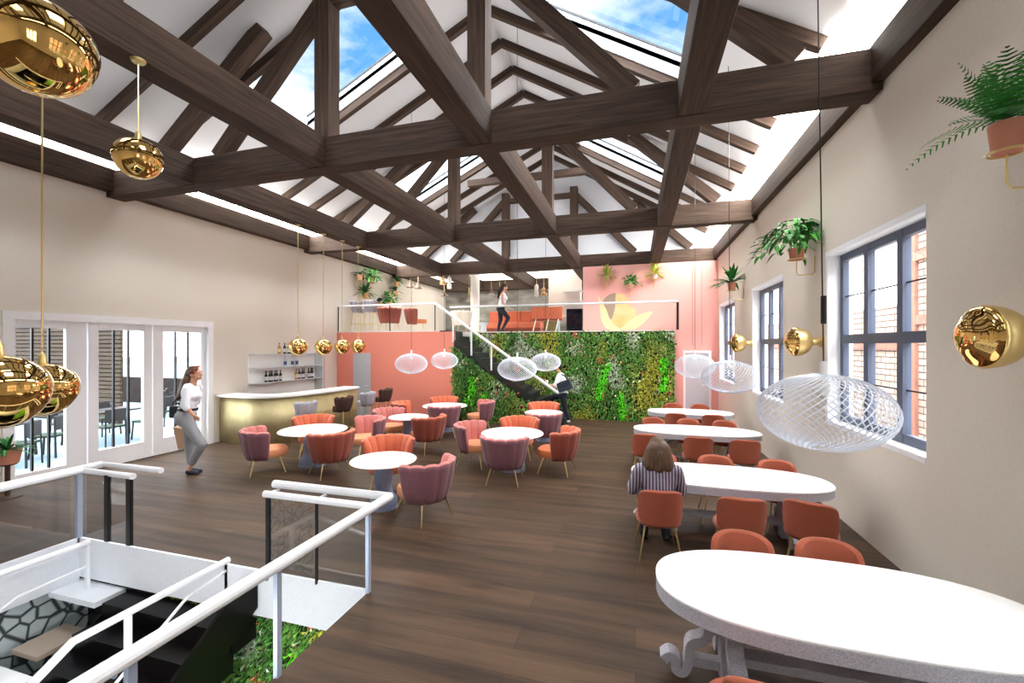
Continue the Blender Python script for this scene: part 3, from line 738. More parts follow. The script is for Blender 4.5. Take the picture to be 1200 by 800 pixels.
def dining_chair():
    """slim legged chair with a curved padded back; faces local +y"""
    e = empty('dining_chair'); tag(e, None, 'chair')
    def sup(t, p): c, s = math.cos(t), math.sin(t); return math.copysign(abs(c) ** p, c), math.copysign(abs(s) ** p, s)
    # back: rounded rectangle bent round the sitter
    def back(off):
        def fn(u, v):
            X, Z = 2 * u - 1, 2 * v - 1
            k = (1 - .10 * abs(Z) ** 4); x = X * k; z = Z * (1 - .22 * abs(X) ** 4)
            ang = x * 1.0; r = .275 + off
            return Vector((r * math.sin(ang), .02 - r * math.cos(ang) * .95 - .03 * (z + 1), .585 + z * .185))
        return fn
    b = MB(); nu, nv = 19, 11; fo, fi = back(.0), back(-.055)
    b.grid(fo, nu, nv); b.grid(fi, nu, nv)
    def rim(t):  # around the border
        t *= 4
        if t < 1: return (t, 0)
        if t < 2: return (1, t - 1)
        if t < 3: return (3 - t, 1)
        return (0, 4 - t)
    def rimf(u, v):
        a = rim(u); o, i = fo(*a), fi(*a); p = o.lerp(i, v); c = fo(.5, .5).lerp(fi(.5, .5), .5)
        d = (p - c); d.y = 0; return p + d.normalized() * .018 * math.sin(v * PI)
    b.grid(rimf, 72, 6, True)
    b.build('backrest', M_dine, e, smooth=True)
    def seat(u, v):
        prof = [(0, .36), (.9, .36), (1, .385), (1, .415), (.93, .44), (0, .45)]; k, z = prof[min(5, round(v * 5))]
        x, y = sup(2 * PI * u, .7); return Vector((x * .235 * k, y * .23 * k + .02, z))
    MB().grid(seat, 32, 6, True).build('seat', M_dine, e, smooth=True)
    for sx in (-1, 1):
        for sy in (-1, 1):
            MB().tube([(sx * .15, .02 + sy * .15, .37), (sx * .22, .02 + sy * .23, 0)], [.012, .007], 8).build('leg', M_brass, e, smooth=True)
        MB().tube([(sx * .12, -.10, .37), (sx * .12, -.19, .415)], .012, 8).build('back_strut', M_brass, e, smooth=True)
    return e
PD = dining_chair()
def dc(x, y, far, label, turn=0):
    place(PD, USED, (x, y, 0), (PI if far else 0) + math.radians(turn), label, 'rust dining chairs')
dc(.24, 4.98, False, 'rust dining chair with the striped blouse person sitting on it', 6)
dc(1.04, 4.98, False, 'rust dining chair right of the seated person, back to the viewer')
dc(1.72, 5.02, False, 'rust dining chair nearest the beige wall at the seated person table', -22)
dc(.82, 3.62, True, 'left of two rust dining chairs tucked behind the nearest long table')
dc(1.42, 3.64, True, 'right of two rust dining chairs tucked behind the nearest long table')
dc(.60, 2.42, False, 'rust dining chair cut by the bottom edge before the nearest long table', 6)
dc(.33, 6.2, True, 'rust dining chair behind the table, half hidden by the seated person')
dc(1.05, 6.2, True, 'rust dining chair facing the viewer behind the middle of the seated person table')
dc(1.78, 6.16, True, 'rust dining chair facing the viewer near the wall behind the seated person table')
dc(.17, 7.95, False, 'rust dining chair directly behind the head of the seated person')
dc(1.02, 7.93, False, 'middle rust dining chair on the near side of the third long table')
dc(1.72, 7.9, False, 'rust dining chair by the wall on the near side of the third long table')
dc(.36, 9.28, True, 'leftmost rust chair top showing over the third long table')
dc(1.05, 9.28, True, 'middle rust chair top showing over the third long table')
dc(1.72, 9.26, True, 'rust chair top by the wall showing over the third long table')
dc(.88, 10.5, False, 'left rust chair on the near side of the furthest long table')
dc(1.66, 10.5, False, 'right rust chair on the near side of the furthest long table')
dc(.95, 11.75, True, 'left rust chair top behind the furthest long table')
dc(1.6, 11.75, True, 'right rust chair top behind the furthest long table')
# ================================================================ hanging lamps
def globe(x, y, z, r, ztop, label, group, disc=True):
    e = empty('globe_pendant', (x, y, z)); tag(e, label, 'pendant lamp', group)
    prof = []
    for i in range(25):
        a = -PI / 2 + PI * i / 24; prof.append((max(0, r * math.cos(a)) * (1 + .05 * math.sin(a * 2)), r * .96 * math.sin(a)))
    MB().lathe(prof, n=48).build('globe', M_gold, e, smooth=True)
    MB().lathe([(0, r * .9), (.03, r * .9), (.025, r + .05), (.008, r + .08), (0, r + .08)], n=20).build('cap', M_goldsat, e, smooth=True)
    MB().tube([(0, 0, r + .05), (0, 0, ztop - z)], .007, 8).build('rod', M_brass, e)
    if disc: MB().lathe([(0, ztop - z - .03), (.05, ztop - z - .028), (.062, ztop - z - .01), (.062, ztop - z), (0, ztop - z)], n=24).build('canopy', M_goldsat, e, smooth=True)
GB = 'gold globes along the brass bar'
globe(-7.5, 8.11, 2.27, .205, 5.1, 'first gold globe lamp over the brass bar, nearest the folding doors', GB)
globe(-7.5, 8.95, 2.26, .205, 5.1, 'second gold globe lamp along the brass bar', GB)
globe(-7.5, 9.66, 2.27, .2, 5.1, 'third gold globe lamp along the brass bar', GB)
globe(-7.5, 10.35, 2.28, .2, 5.1, 'last gold globe lamp over the far end of the brass bar', GB)
GF = 'large gold globes near the floor opening'
globe(-4.68, 3.0, 4.13, .2, 5.1, 'small high gold globe hanging on a short rod from the ceiling beam', GF)
globe(-2.7, 1.3, 3.7, .222, 5.4, 'huge gold globe at the top left corner of the photo', GF)
globe(-4.69, 2.3, 1.94, .225, 5.1, 'gold globe on a long rod, partly hidden by a larger globe at the left edge', GF)
globe(-3.58, 1.56, 2.03, .225, 5.3, 'large gold globe cut by the left edge before the folding doors', GF)

M_wire = mat('white_wire', (226, 232, 244), .4)
def wire_lamp(x, y, z, R, hgt, ztop, label, lean=0., strands=44, wr=.0048, weight=False):
    e = empty('wire_pendant', (x, y, z)); tag(e, label, 'pendant lamp', 'white wire pendants')
    b = MB(); top, bot = .16 * R, .13 * R
    for k in range(strands):
        a0 = 2 * PI * k / strands; pts = []
        for i in range(19):
            t = i / 18; ph = math.asin(.98) * (2 * t - 1)
            rr = max(R * math.cos(ph), .12 * R); a = a0 + 2.1 * (t - .5)
            pts.append((rr * math.cos(a), rr * math.sin(a), hgt * math.sin(ph)))
        b.tube(pts, wr, 4)
    for zz, r in ((hgt * .98, .2 * R), (-hgt * .98, .2 * R)):
        b.tube([(r * math.cos(2 * PI * i / 24), r * math.sin(2 * PI * i / 24), zz) for i in range(24)], wr * 1.6, 5, True)
    b.build('wire_shade', M_wire, e, smooth=True)
    MB().lathe([(0, hgt - .03), (.022, hgt - .03), (.022, hgt + .09), (0, hgt + .09)], n=16).tube([(-.2 * R, 0, hgt * .98), (.2 * R, 0, hgt * .98)], .005, 6).build('lamp_holder', M_white, e, smooth=True)
    MB().ell((0, 0, hgt - .1), .04, 16, 10).build('bulb', mat('bulb_frosted', (240, 240, 236), .3), e, smooth=True)
    MB().tube([(0, 0, hgt + .06), (-lean, 0, ztop - z)], .0045, 6).build('cord', M_black, e)
    if weight: MB().lathe([(0, .60), (.017, .60), (.017, .79), (0, .79)], n=12).build('cord_weight', M_black, e)
def rz(x): return roof(x) - .05
wire_lamp(1.235, 3.39, 1.85, .40, .255, rz(1.17), 'nearest white wire pendant, large before the near grey window', .06, 44, .0046, True)
wire_lamp(1.40, 7.25, 1.82, .40, .25, rz(1.35), 'middle white wire pendant over the right hand tables', .02)
wire_lamp(1.21, 9.75, 1.87, .40, .25, rz(1.2), 'white wire pendant in front of the grey door')
wire_lamp(-2.31, 8.38, 1.83, .40, .24, rz(-2.31), 'white wire pendant behind the stair handrail, before the living wall')
wire_lamp(-2.3, 11.2, 1.86, .40, .24, rz(-2.3), 'white wire pendant beside the head of the climbing person')
wire_lamp(-5.17, 9.18, 1.87, .38, .24, rz(-5.17), 'left white wire pendant before the coral wall')
wire_lamp(-5.21, 11.11, 1.88, .38, .24, rz(-5.21), 'white wire pendant at the coral wall edge by the living wall')

# ================================================================ wall lamps
for y, lb in ((3.68, 'gold globe wall lamp nearest the viewer, at the right edge'), (7.25, 'gold globe wall lamp between the near and middle windows'), (11.1, 'small gold globe wall lamp beside the far window')):
    e = empty('wall_lamp', (XR, y, 2.36)); tag(e, lb, 'wall lamp', 'gold wall lamps')
    r = .215; pr = []; bk = []
    for i in range(17):
        a = PI / 2 * i / 16
        pr.append((r * math.cos(a) * (1 - .0 * a), .34 + r * .62 * math.sin(a) - .015 * math.exp(-((a - .75) / .3) ** 2)))
        bk.append((r * math.sin(a) * 1.0, .34 - r * 1.02 * math.cos(a)))
    q = MB().lathe(pr, n=40, axis=(-1, 0, 0)); q.build('mirror_front', M_gold, e, smooth=True)
    bk[-1] = (r, .34)
    MB().lathe(bk + [(r * 1.012, .345), (r * 1.0, .352)], n=40, axis=(-1, 0, 0)).build('bowl', M_goldsat, e, smooth=True)
    MB().lathe([(0, 0), (.075, 0), (.075, .03), (.05, .04), (.05, .15), (0, .15)], n=24, axis=(-1, 0, 0)).build('wall_mount', M_goldsat, e, smooth=True)

# ================================================================ plants
def leafblade(b, p, d, up, L, W, droop, col, n=5, fold=.15):
    """one curved pointed leaf from p along d, bending down"""
    d = Vector(d).normalized(); up = Vector(up); side = d.cross(up)
    if side.length < 1e-4: side = d.orthogonal()
    side.normalize(); vs = []; p = Vector(p)
    for i in range(n + 1):
        t = i / n; wd = W * (math.sin(PI * min(1, t * .9 + .1)) ** .8) * (1 if i < n else 0)
        c = p + d * L * t + Vector((0, 0, -1)) * droop * L * t * t
        vs += [c - side * wd / 2 + Vector((0, 0, fold * wd)), c, c + side * wd / 2 + Vector((0, 0, fold * wd))]
    fs = []
    for i in range(n):
        a = i * 3; fs += [(a, a + 1, a + 4, a + 3), (a + 1, a + 2, a + 5, a + 4)]
    b.add(vs, fs, col)
def jit(c, r, k=.3):
    v = r.uniform(1 - k, 1 + k); return tuple(min(1, x * v) for x in lin(c))
def foliage(kind, size, seed, parent, z=0.):
    r = random.Random(seed); b = MB()
    if kind == 'fern':
        for k in range(38):
            a = r.uniform(0, 2 * PI); el = r.uniform(.3, 1.5); L_ = size * r.uniform(.75, 1.1); n = 15
            dirv = Vector((math.cos(a) * math.cos(el), math.sin(a) * math.cos(el), math.sin(el))); dr = r.uniform(.25, .6) * (1.5 - .8 * el)
            col0 = r.choice([(38, 112, 40), (58, 140, 50), (30, 88, 38)]); side = dirv.cross(Vector((0, 0, 1))); side = side.normalized() if side.length > .05 else Vector((1, 0, 0))
            prev = None
            for i in range(n + 1):
                t = i / n; c = dirv * L_ * t + Vector((0, 0, z - dr * L_ * t * t))
                if i > 1:
                    tang = (c - prev).normalized(); ll = size * .15 * math.sin(PI * (.12 + .86 * t)) ** .7
                    for sg in (-1, 1):
                        dd = (side * sg + tang * .35).normalized(); wv = tang * size * .013
                        b.add([c - wv, c + wv, c + dd * ll + wv * .6 - Vector((0, 0, ll * .15)), c + dd * ll - wv * .4 - Vector((0, 0, ll * .15))], [(0, 1, 2, 3)], jit(col0, r, .25))
                prev = c
    elif kind == 'bushy':
        for k in range(120):
            a = r.uniform(0, 2 * PI); el = r.uniform(-.5, 1.2); rr = size * r.uniform(.1, .8)
            dv_ = Vector((math.cos(a) * math.cos(el), math.sin(a) * math.cos(el), math.sin(el) * .8)); p = dv_ * rr + Vector((0, 0, z))
            leafblade(b, p, dv_ + Vector((r.uniform(-.5, .5), r.uniform(-.5, .5), r.uniform(-.3, .4))), (0, 0, 1), size * r.uniform(.3, .45), size * r.uniform(.13, .2), r.uniform(.2, .6), jit(r.choice([(46, 150, 44), (36, 118, 40), (70, 172, 60)]), r), 4)
    elif kind == 'trailing':
        for k in range(260):
            a = r.uniform(0, 2 * PI); rr = size * r.uniform(.05, 1.15) ; h = -.5 * (rr / size) ** 2 * size + r.uniform(-.1, .45) * size
            p = Vector((math.cos(a) * rr, math.sin(a) * rr * .6, z + .48 * size + h))
            leafblade(b, p, (math.cos(a) + r.uniform(-.6, .6), math.sin(a) + r.uniform(-.6, .6), r.uniform(-.5, .3)), (0, 0, 1), size * r.uniform(.22, .36), size * r.uniform(.09, .14), r.uniform(.3, .8), jit(r.choice([(44, 126, 38), (28, 92, 30), (66, 148, 50)]), r), 4)
    elif kind == 'spiky':
        for k in range(36):
            a = r.uniform(0, 2 * PI); el = r.uniform(-.15, 1.4)
            leafblade(b, (0, 0, z), (math.cos(a) * math.cos(el), math.sin(a) * math.cos(el), math.sin(el)), (0, 0, 1), size * r.uniform(.8, 1.05), size * .13, r.uniform(.15, .5), jit(r.choice([(40, 110, 44), (58, 134, 54), (30, 86, 40)]), r), 5)
    elif kind == 'agave':
        for k in range(56):
            a = r.uniform(0, 2 * PI); el = r.uniform(-.5, 1.45)
            leafblade(b, (0, 0, z), (math.cos(a) * math.cos(el), math.sin(a) * math.cos(el), math.sin(el)), (0, 0, 1), size * r.uniform(.75, .95), size * .11, r.uniform(0, .15), jit(r.choice([(176, 190, 70), (142, 162, 60), (200, 206, 100)]), r), 4)
    elif kind == 'sparse':
        for k in range(9):
            a = r.uniform(0, 2 * PI); el = r.uniform(-.1, 1.1)
            leafblade(b, (0, 0, z), (math.cos(a) * math.cos(el), math.sin(a) * math.cos(el), math.sin(el)), (0, 0, 1), size * r.uniform(.8, 1.1), size * .3, r.uniform(.1, .4), jit(r.choice([(40, 84, 66), (28, 62, 50), (60, 100, 70)]), r), 4)
    o = b.build('foliage', M_leaf, parent); return o
def wall_plant(x, y, z, nx, ny, kind, size, pr, ph, potm, label, group, seed, bracket=True, off=.2):
    """pot on a gold ring bracket fixed to the wall; (nx, ny) points from the wall into the room"""
    e = empty('wall_planter', (x, y, z)); tag(e, label, 'potted plant', group)
    px, py = nx * off, ny * off
    q = MB().lathe([(0, 0), (pr * .8, 0), (pr, ph), (pr * .9, ph), (pr * .75, ph * .3), (0, ph * .3)], c=(px, py, 0), n=24).build('pot', potm, e, smooth=True)
    MB().lathe([(0, ph * .86), (pr * .88, ph * .86), (0, ph * .9)], c=(px, py, 0), n=20).build('soil', mat('soil', (60, 44, 34), .95), e)
    fo = foliage(kind, size, seed, e, 0); fo.location = (px, py, ph)
    if bracket:
        b = MB()
        b.tube([(px + pr * 1.05 * math.cos(2 * PI * i / 24), py + pr * 1.05 * math.sin(2 * PI * i / 24), .0) for i in range(24)], .009, 6, True)
        b.tube([(nx * .01, ny * .01, .04), (nx * .01, ny * .01, -.2), (nx * .04, ny * .04, -.24), (px * .9, py * .9, -.24), (px, py, -.2), (px, py, -.01)], .008, 6)
        b.build('bracket', M_brass, e, smooth=True)
GP = 'potted plants on the right wall'
wall_plant(XR, 3.62, 3.58, -1, 0, 'fern', .56, .09, .19, M_terracotta, 'feathery fern in a terracotta pot high on the right wall, nearest', GP, 3, off=.26)
wall_plant(XR, 7.48, 3.62, -1, 0, 'trailing', .5, .11, .16, M_terracotta, 'trailing leafy plant in a pot above the near window edge', GP, 4, off=.25)
wall_plant(XR, 11.9, 3.7, -1, 0, 'spiky', .62, .10, .2, M_terracotta, 'dark spiky plant on the right wall between the far windows', GP, 5, off=.28)
GK = 'potted plants on the pink end wall'
M_pinkpot = mat('pink_pot', (236, 186, 176), .8)
for x, z, kd, sz, lb, s in ((-.97, 4.55, 'agave', .5, 'left yellow green spiky plant on the pink end wall', 1), (-.14, 4.3, 'bushy', .4, 'leafy green plant between two spiky ones on the pink end wall', 2), (.62, 4.55, 'agave', .5, 'right yellow green spiky plant on the pink end wall', 8)):
    wall_plant(x, 15.4, z, 0, -1, kd, sz, .1, .18, M_pinkpot, lb, GK, s, off=.2)
GL = 'potted plants on the white wall above the mezzanine'
M_peachpot = mat('peach_pot', (226, 176, 132), .8)
for y, z, kd, sz, lb, s in ((13.05, 4.62, 'sparse', .46, 'dark leaved plant at the top left of the mezzanine wall group', 11), (13.75, 4.62, 'bushy', .46, 'bushy green plant in a peach pot, top middle of the mezzanine wall group', 12),
                            (15.5, 4.72, 'spiky', .46, 'green plant in a peach pot, top right of the mezzanine wall group', 13), (13.4, 4.02, 'spiky', .58, 'long leaved drooping plant at the left of the mezzanine wall group', 14),
                            (14.2, 3.75, 'sparse', .48, 'lowest dark plant of the mezzanine wall group, in a grey pot', 15), (14.95, 3.92, 'bushy', .46, 'bushy green plant at the lower right of the mezzanine wall group', 16), (15.4, 4.32, 'sparse', .4, 'small dark plant in the middle right of the mezzanine wall group', 17)):
    wall_plant(XL, y, z, 1, 0, kd, sz, .11, .2, M_peachpot, lb, GL, s)
e = empty('potted_plant', (-9.12, 4.08, 0)); tag(e, 'potted plant on a dark stand at the left edge before the folding doors', 'potted plant')
MB().lathe([(0, .52), (.12, .52), (.16, .74), (.145, .74), (.11, .6), (0, .6)], n=28).build('pot', M_terracotta, e, smooth=True)
foliage('spiky', .38, 30, e, .72)
MB().lathe([(0, 0), (.16, 0), (.15, .02), (.03, .04), (.03, .48), (.1, .5), (.1, .52), (0, .52)], n=24).build('stand', mat('dark_wood', (70, 46, 34), .6), e, smooth=True)

# ================================================================ bar
BARC = [(XL + .02, 7.76), (-9.1, 7.72), (-8.55, 7.7), (-8.1, 7.92), (-7.82, 8.3), (-7.68, 8.85), (-7.6, 9.5), (-7.55, 10.2), (-7.56, 10.55)]
line = smooth_line(BARC)
e = empty('bar_counter', (-8.2, 8.6, 0)); tag(e, 'curved brass fronted bar with a thin white worktop', 'bar')
def rel(l): return [(p.x + 8.2, p.y - 8.6) for p in l]
M_barbrass = mat('brushed_brass', (226, 212, 166), .58, .8, rgb2=(196, 184, 140), vscale=3, stretch=(1, 1, .4))
outer = rel(offset(line, .04)); inner = rel(offset(line, .55))
MB().prism(outer + inner[::-1], 1.085, 1.135).build('worktop', M_table, e)
fo = rel(offset(line, .14)); n = len(fo)
fr = MB(); fr.add([(x, y, z) for z in (.0, 1.085) for x, y in fo], [(i, i + 1, n + i + 1, n + i) for i in range(n - 1)])
fr.build('brass_front', M_barbrass, e, smooth=True, solid=.03)
en = [fo[-1], rel(offset(line, .5))[-1]]
MB().bar((en[0][0], en[0][1] - .02, .54), (en[1][0], en[1][1] - .02, .54), .04, 1.08).build('end_panel', M_rust, e)
# shelves on the wall behind the bar
M_shelf = mat('shelf_white', (226, 230, 232), .4)
e = empty('wall_shelf', (XL, 9.8, 0)); tag(e, 'white bottle shelves on the beige wall behind the brass bar', 'shelf')
MB().box((.0, -1.12, .84), (.02, 1.24, 2.08)).build('back_panel', mat('backlit_white', (246, 248, 248), .5), e)
for z in (2.08, 1.72, 1.33):
    MB().box((0, -1.12, z - .02), (.24, 1.0, z)).build('shelf_board', M_shelf, e)
    MB().box((0, 1.0, z - .02), (.3, 1.24, z)).build('shelf_board', M_shelf, e)
MB().box((0, 1.24, .84), (.32, 1.27, 2.08)).build('side_panel', M_shelf, e)
# bottles
def bottle(m_body, m_label, m_cap, r=.038, h=.30):
    e = empty('bottle'); tag(e, None, 'bottle')
    MB().lathe([(0, 0), (r, 0), (r, h * .55), (r * .85, h * .64), (r * .36, h * .74), (r * .34, h * .92), (0, h * .92)], n=18).build('body', m_body, e, smooth=True)
    MB().lathe([(r * 1.02, h * .14), (r * 1.03, h * .16), (r * 1.03, h * .46), (r * 1.02, h * .48)], n=18).build('label', m_label, e, smooth=True)
    MB().lathe([(0, h * .9), (r * .42, h * .9), (r * .42, h), (0, h)], n=14).build('cap', m_cap, e, smooth=True)
    return e
Bd = bottle(mat('dark_bottle', (22, 20, 26), .15), mat('pale_label', (216, 216, 222), .6), M_black)
Ba = bottle(mat('amber_bottle', (196, 128, 60), .2), mat('cream_label', (236, 206, 150), .6), mat('brown_cap', (70, 40, 26), .5))
Bc = bottle(mat('clear_bottle', (214, 224, 232), .1), mat('blue_label', (70, 92, 140), .6), mat('silver_cap', (190, 194, 200), .3))
def row(proto, ys, z, label, group, x=XL + .13):
    for i, y in enumerate(ys): place(proto, USED, (x + (.03 if i % 2 else 0), y, z), 0, label, group)
row(Ba, [9.56], 2.08, 'amber bottle standing alone left of the dark ones on the top shelf', 'amber bottles')
row(Bd, [9.75, 9.86, 9.98], 2.08, 'dark bottle in the trio on the top shelf', 'dark bottles, top shelf')
row(Bc, [10.15, 10.28], 2.08, 'clear bottle on the top shelf beside the first gold globe', 'clear bottles, top shelf')
row(Bc, [9.77, 10.0, 10.2], 1.72, 'clear bottle with a blue label on the middle shelf', 'clear bottles, middle shelf')
row(Bd, [9.12, 9.21, 9.3, 9.39, 9.48, 9.57], 1.33, 'dark bottle in the left hand cluster on the bottom shelf', 'dark bottles, bottom shelf left')
row(Ba, [10.18], 1.33, 'amber bottle among dark bottles on the bottom shelf', 'amber bottles')
row(Bd, [10.29, 10.38, 10.47], 1.33, 'dark bottle just right of the amber one on the bottom shelf', 'dark bottles, bottom shelf middle')
row(Bd, [10.66, 10.74, 10.82], 1.33, 'dark bottle in the right hand cluster by the shelf corner', 'dark bottles, bottom shelf right')
# bar stools
def bar_stool(m, s=.74):
    e = lounge_chair('bar_stool', m, m, m, 6, 100, .20, .24, s - .06, s + .30, 0, s + .06, 'bar stool')
    for c in [c for c in bpy.data.objects if c.parent == e and c.name.startswith('leg')]:
        bpy.data.objects.remove(c)
    for sx in (-1, 1):
        for sy in (-1, 1): MB().tube([(sx * .12, sy * .12, s), (sx * .2, sy * .2, 0)], [.014, .009], 8).build('leg', M_brass, e, smooth=True)
    MB().tube([(.165 * math.cos(PI / 4 + PI / 2 * i) * 1.4, .165 * math.sin(PI / 4 + PI / 2 * i) * 1.4, .27) for i in range(4)], .008, 6, True).build('foot_ring', M_brass, e)
    return e
SG, SB = bar_stool(M_grey), bar_stool(M_brown)
for p, x, y, a, lb in ((SG, -7.2, 8.0, 165, 'grey bar stool nearest the viewer at the brass bar'), (SB, -6.98, 9.0, 178, 'brown bar stool between the two grey ones'), (SG, -7.05, 10.05, 185, 'grey bar stool further along the brass bar'), (SB, -7.08, 10.95, 190, 'brown bar stool at the far end before the coral wall')):
    place(p, USED, (x, y, 0), math.radians(a), lb, 'stools along the bar')

# ================================================================ mezzanine furniture
MZ = 2.78
def mz(proto, x, y, a, label, group):
    o = place(proto, USED, (x, y, MZ), math.radians(a), label, group); return o
G1 = 'lounge chairs on the mezzanine'
mz(P_coral, -8.0, 12.75, 100, 'coral lounge chair behind the glass above the coral wall', G1)
mz(P_coral, -7.3, 13.3, 30, 'smaller coral lounge chair turned sideways above the coral wall', G1)
mz(SG, -9.25, 12.75, 60, 'grey tall stool at the left end of the mezzanine', 'tall stools on the mezzanine')
mz(SG, -8.66, 12.65, 90, 'second grey tall stool behind the mezzanine glass', 'tall stools on the mezzanine')
M_cream = mat('cream_velvet', (226, 214, 200), .85)
P_cream = lounge_chair('lounge_chair', M_cream, M_cream, M_cream)
mz(P_cream, -6.15, 14.6, 95, 'cream lounge chair beside the white column upstairs', G1)
e = empty('sofa', (-4.4, 15.9, MZ)); tag(e, 'long coral banquette behind the walking person upstairs', 'sofa')
for i in range(5):
    MB().cbox((-1.0 + .44 * i, .28, .52), (.43, .16, .72)).build('back_cushion', M_coral, e, bevel=.05, seg=3)
MB().cbox((-.12, 0, .3), (2.24, .62, .22)).build('seat', M_coral, e, bevel=.04, seg=3)
MB().cbox((-.12, .02, .1), (2.2, .56, .19)).build('plinth', M_rust, e)
q = empty('side_table', (-5.3, 14.6, MZ)); tag(q, 'low white marble side table upstairs before the coral banquette', 'table')
MB().lathe([(0, 0), (.15, 0), (.12, .06), (.1, .24), (.19, .34), (.19, .37), (0, .37)], n=24).build('body', mat('grey_marble', (206, 212, 218), .4), q, smooth=True)
e = empty('bar_table', (-8.25, 13.6, MZ)); tag(e, 'thin framed high table between plants and chairs upstairs', 'table')
MB().cbox((0, 0, .92), (.7, .5, .03)).build('tabletop', M_white, e)
for sx in (-1, 1):
    for sy in (-1, 1): MB().tube([(sx * .32, sy * .22, .91), (sx * .32, sy * .22, 0)], .012, 6).build('leg', M_steel, e)
# high coral counter seat with pale legs
e = empty('counter_bench', (-2.95, 14.6, MZ)); tag(e, 'coral padded high bench back with pale legs, right of the walking person', 'bench')
for i in range(5): MB().cbox((-.44 + .22 * i, 0, .66), (.215, .12, .42)).build('back_cushion', M_coral, e, bevel=.03, seg=2)
MB().cbox((0, .2, .44), (1.05, .36, .08)).build('seat', M_rust, e, bevel=.02)
for x in (-.4, .05, .4): MB().tube([(x, 0, .44), (x - .08, -.12, 0)], .022, 8).build('leg', M_cream, e)
# kitchen
M_cab = mat('cream_cabinet', (246, 238, 228), .5)
e = empty('kitchen_cabinet', (-2.85, 18.0, MZ)); tag(e, 'tall cream kitchen cabinet block with open shelves', 'cabinet')
MB().cbox((-.05, .3, 1.75), (1.35, .6, 1.9)).build('body', M_cab, e, bevel=.01)
for z in (1.35, 1.78): MB().cbox((.42, -.14, z), (.95, .26, .04)).build('shelf_board', M_shelf, e)
MB().cbox((.48, -.02, 1.05), (.9, .05, .55)).build('door', M_white, e, bevel=.006)
e = empty('kitchen_counter', (-3.2, 16.6, MZ)); tag(e, 'olive brass kitchen counter end under the cream cabinet', 'counter')
MB().cbox((0, 0, .44), (.62, .6, .88)).build('body', mat('olive_brass', (140, 134, 92), .4, .5), e)
MB().cbox((0, 0, .91), (.7, .66, .06)).build('worktop', M_brass, e)
MB().cbox((.36, -.25, .44), (.07, .1, .88)).build('edge_strip', mat('pale_blue_edge', (176, 208, 232), .3), e)
e = empty('refrigerator', (-2.28, 16.9, MZ)); tag(e, 'dark glass fronted fridge beside the pink end wall upstairs', 'fridge')
MB().cbox((0, 0, .48), (.62, .55, .96)).build('body', M_black, e)
MB().cbox((0, -.28, .48), (.54, .02, .88)).build('door', mat('dark_blue_glass', (22, 26, 48), .1, rgb2=(6, 7, 12), vscale=14), e)
M_colm = mat('column_white', (246, 244, 240), .5)
struct(MB().lathe([(.19, 0), (.19, 2.85)], n=32).build('column', M_colm, loc=(-6.55, 17.0, MZ), smooth=True), 'round white column standing on the mezzanine')
# pendants over the kitchen
def bell(x, y, z, ztop, kind, label):
    e = empty('bell_pendant', (x, y, z)); tag(e, label, 'pendant lamp', 'small pendants upstairs')
    m = mat('smoked_glass', (150, 132, 116), .25) if kind == 0 else mat('milk_glass', (240, 240, 238), .3) if kind == 1 else mat('amber_glass', (214, 170, 120), .3)
    if kind == 0: pr = [(.0, .30), (.03, .30), (.05, .2), (.06, .12), (.12, .04), (.17, 0), (.15, 0), (.1, .05), (0, .08)]
    elif kind == 1: pr = [(0, .5), (.03, .5), (.08, .42), (.09, .3), (.05, .24), (.09, .18), (.09, .02), (.06, 0), (0, 0)]
    else: pr = [(0, .36), (.03, .36), (.09, .26), (.04, .19), (.14, .1), (.13, .02), (0, 0)]
    MB().lathe(pr, n=24).build('shade', m, e, smooth=True)
    MB().tube([(0, 0, .28), (0, 0, ztop - z)], .012, 6).build('rod', M_brass, e)
for x, y, z, k, lb in ((-8.81, 15.55, 4.67, 0, 'left smoked glass pendant near the wall plants upstairs'), (-8.45, 15.55, 4.62, 0, 'right smoked glass pendant near the wall plants upstairs'),
                       (-7.35, 15.55, 4.72, 2, 'banded amber and white pendant left of the white column'), (-7.08, 15.55, 4.55, 1, 'tall white double bulb pendant left of the white column'),
                       (-7.6, 16.2, 4.35, 0, 'dim pendant deep in the kitchen left of the amber pendant'), (-6.9, 17.2, 4.2, 0, 'dark bell pendant behind the amber one'),
                       (-5.75, 16.8, 4.4, 0, 'first pendant of the cluster right of the white column'), (-5.45, 17.0, 4.3, 2, 'middle pendant of the cluster right of the white column'), (-5.15, 16.8, 4.45, 0, 'last pendant of the cluster, left of the walking person'),
                       (-3.85, 16.9, 4.3, 1, 'left white pendant before the cloudy wall by the cabinet'), (-3.55, 16.9, 4.3, 2, 'right pendant before the cloudy wall by the cabinet')):
    bell(x, y, z, 5.56 if y > 15.7 else 5.1, k, lb)
# mural on the end wall: soft plain shapes
e = empty('wall_mural', (-.35, 15.4, 3.4)); tag(e, 'cream and peach petal shaped mural on the pink end wall', 'mural')
def petal(name, pts, m, y): MB().prism(pts, y, y - .004, 'y').build(name, m, e)
Mc, Mp, Mt = mat('mural_cream', (250, 224, 176), .9, rgb2=(246, 204, 150), vscale=1.5), mat('mural_peach', (240, 176, 112), .9, rgb2=(248, 206, 160), vscale=2.), mat('mural_taupe', (160, 138, 122), .9)
def mpx(pts): return [(p.x, p.y) for p in smooth_line([((u - 700) * .0286 - .94, (386 - v) * .031 - .55) for u, v in pts], 6)]
petal('petal', mpx([(700, 345), (703, 360), (705, 375), (713, 385.5), (728, 385.5), (717, 373), (708, 358), (700, 345)]), Mc, -.002)
petal('petal', mpx([(727, 385.5), (738, 376), (750, 369), (765, 366), (758, 375), (750, 382), (742, 385.5), (727, 385.5)]), Mc, -.003)
petal('petal', mpx([(722, 345), (732, 346), (737, 352), (739, 359), (746, 364), (746, 370), (738, 376), (727, 384), (716, 374), (719, 362), (722, 345)]), Mp, -.006)
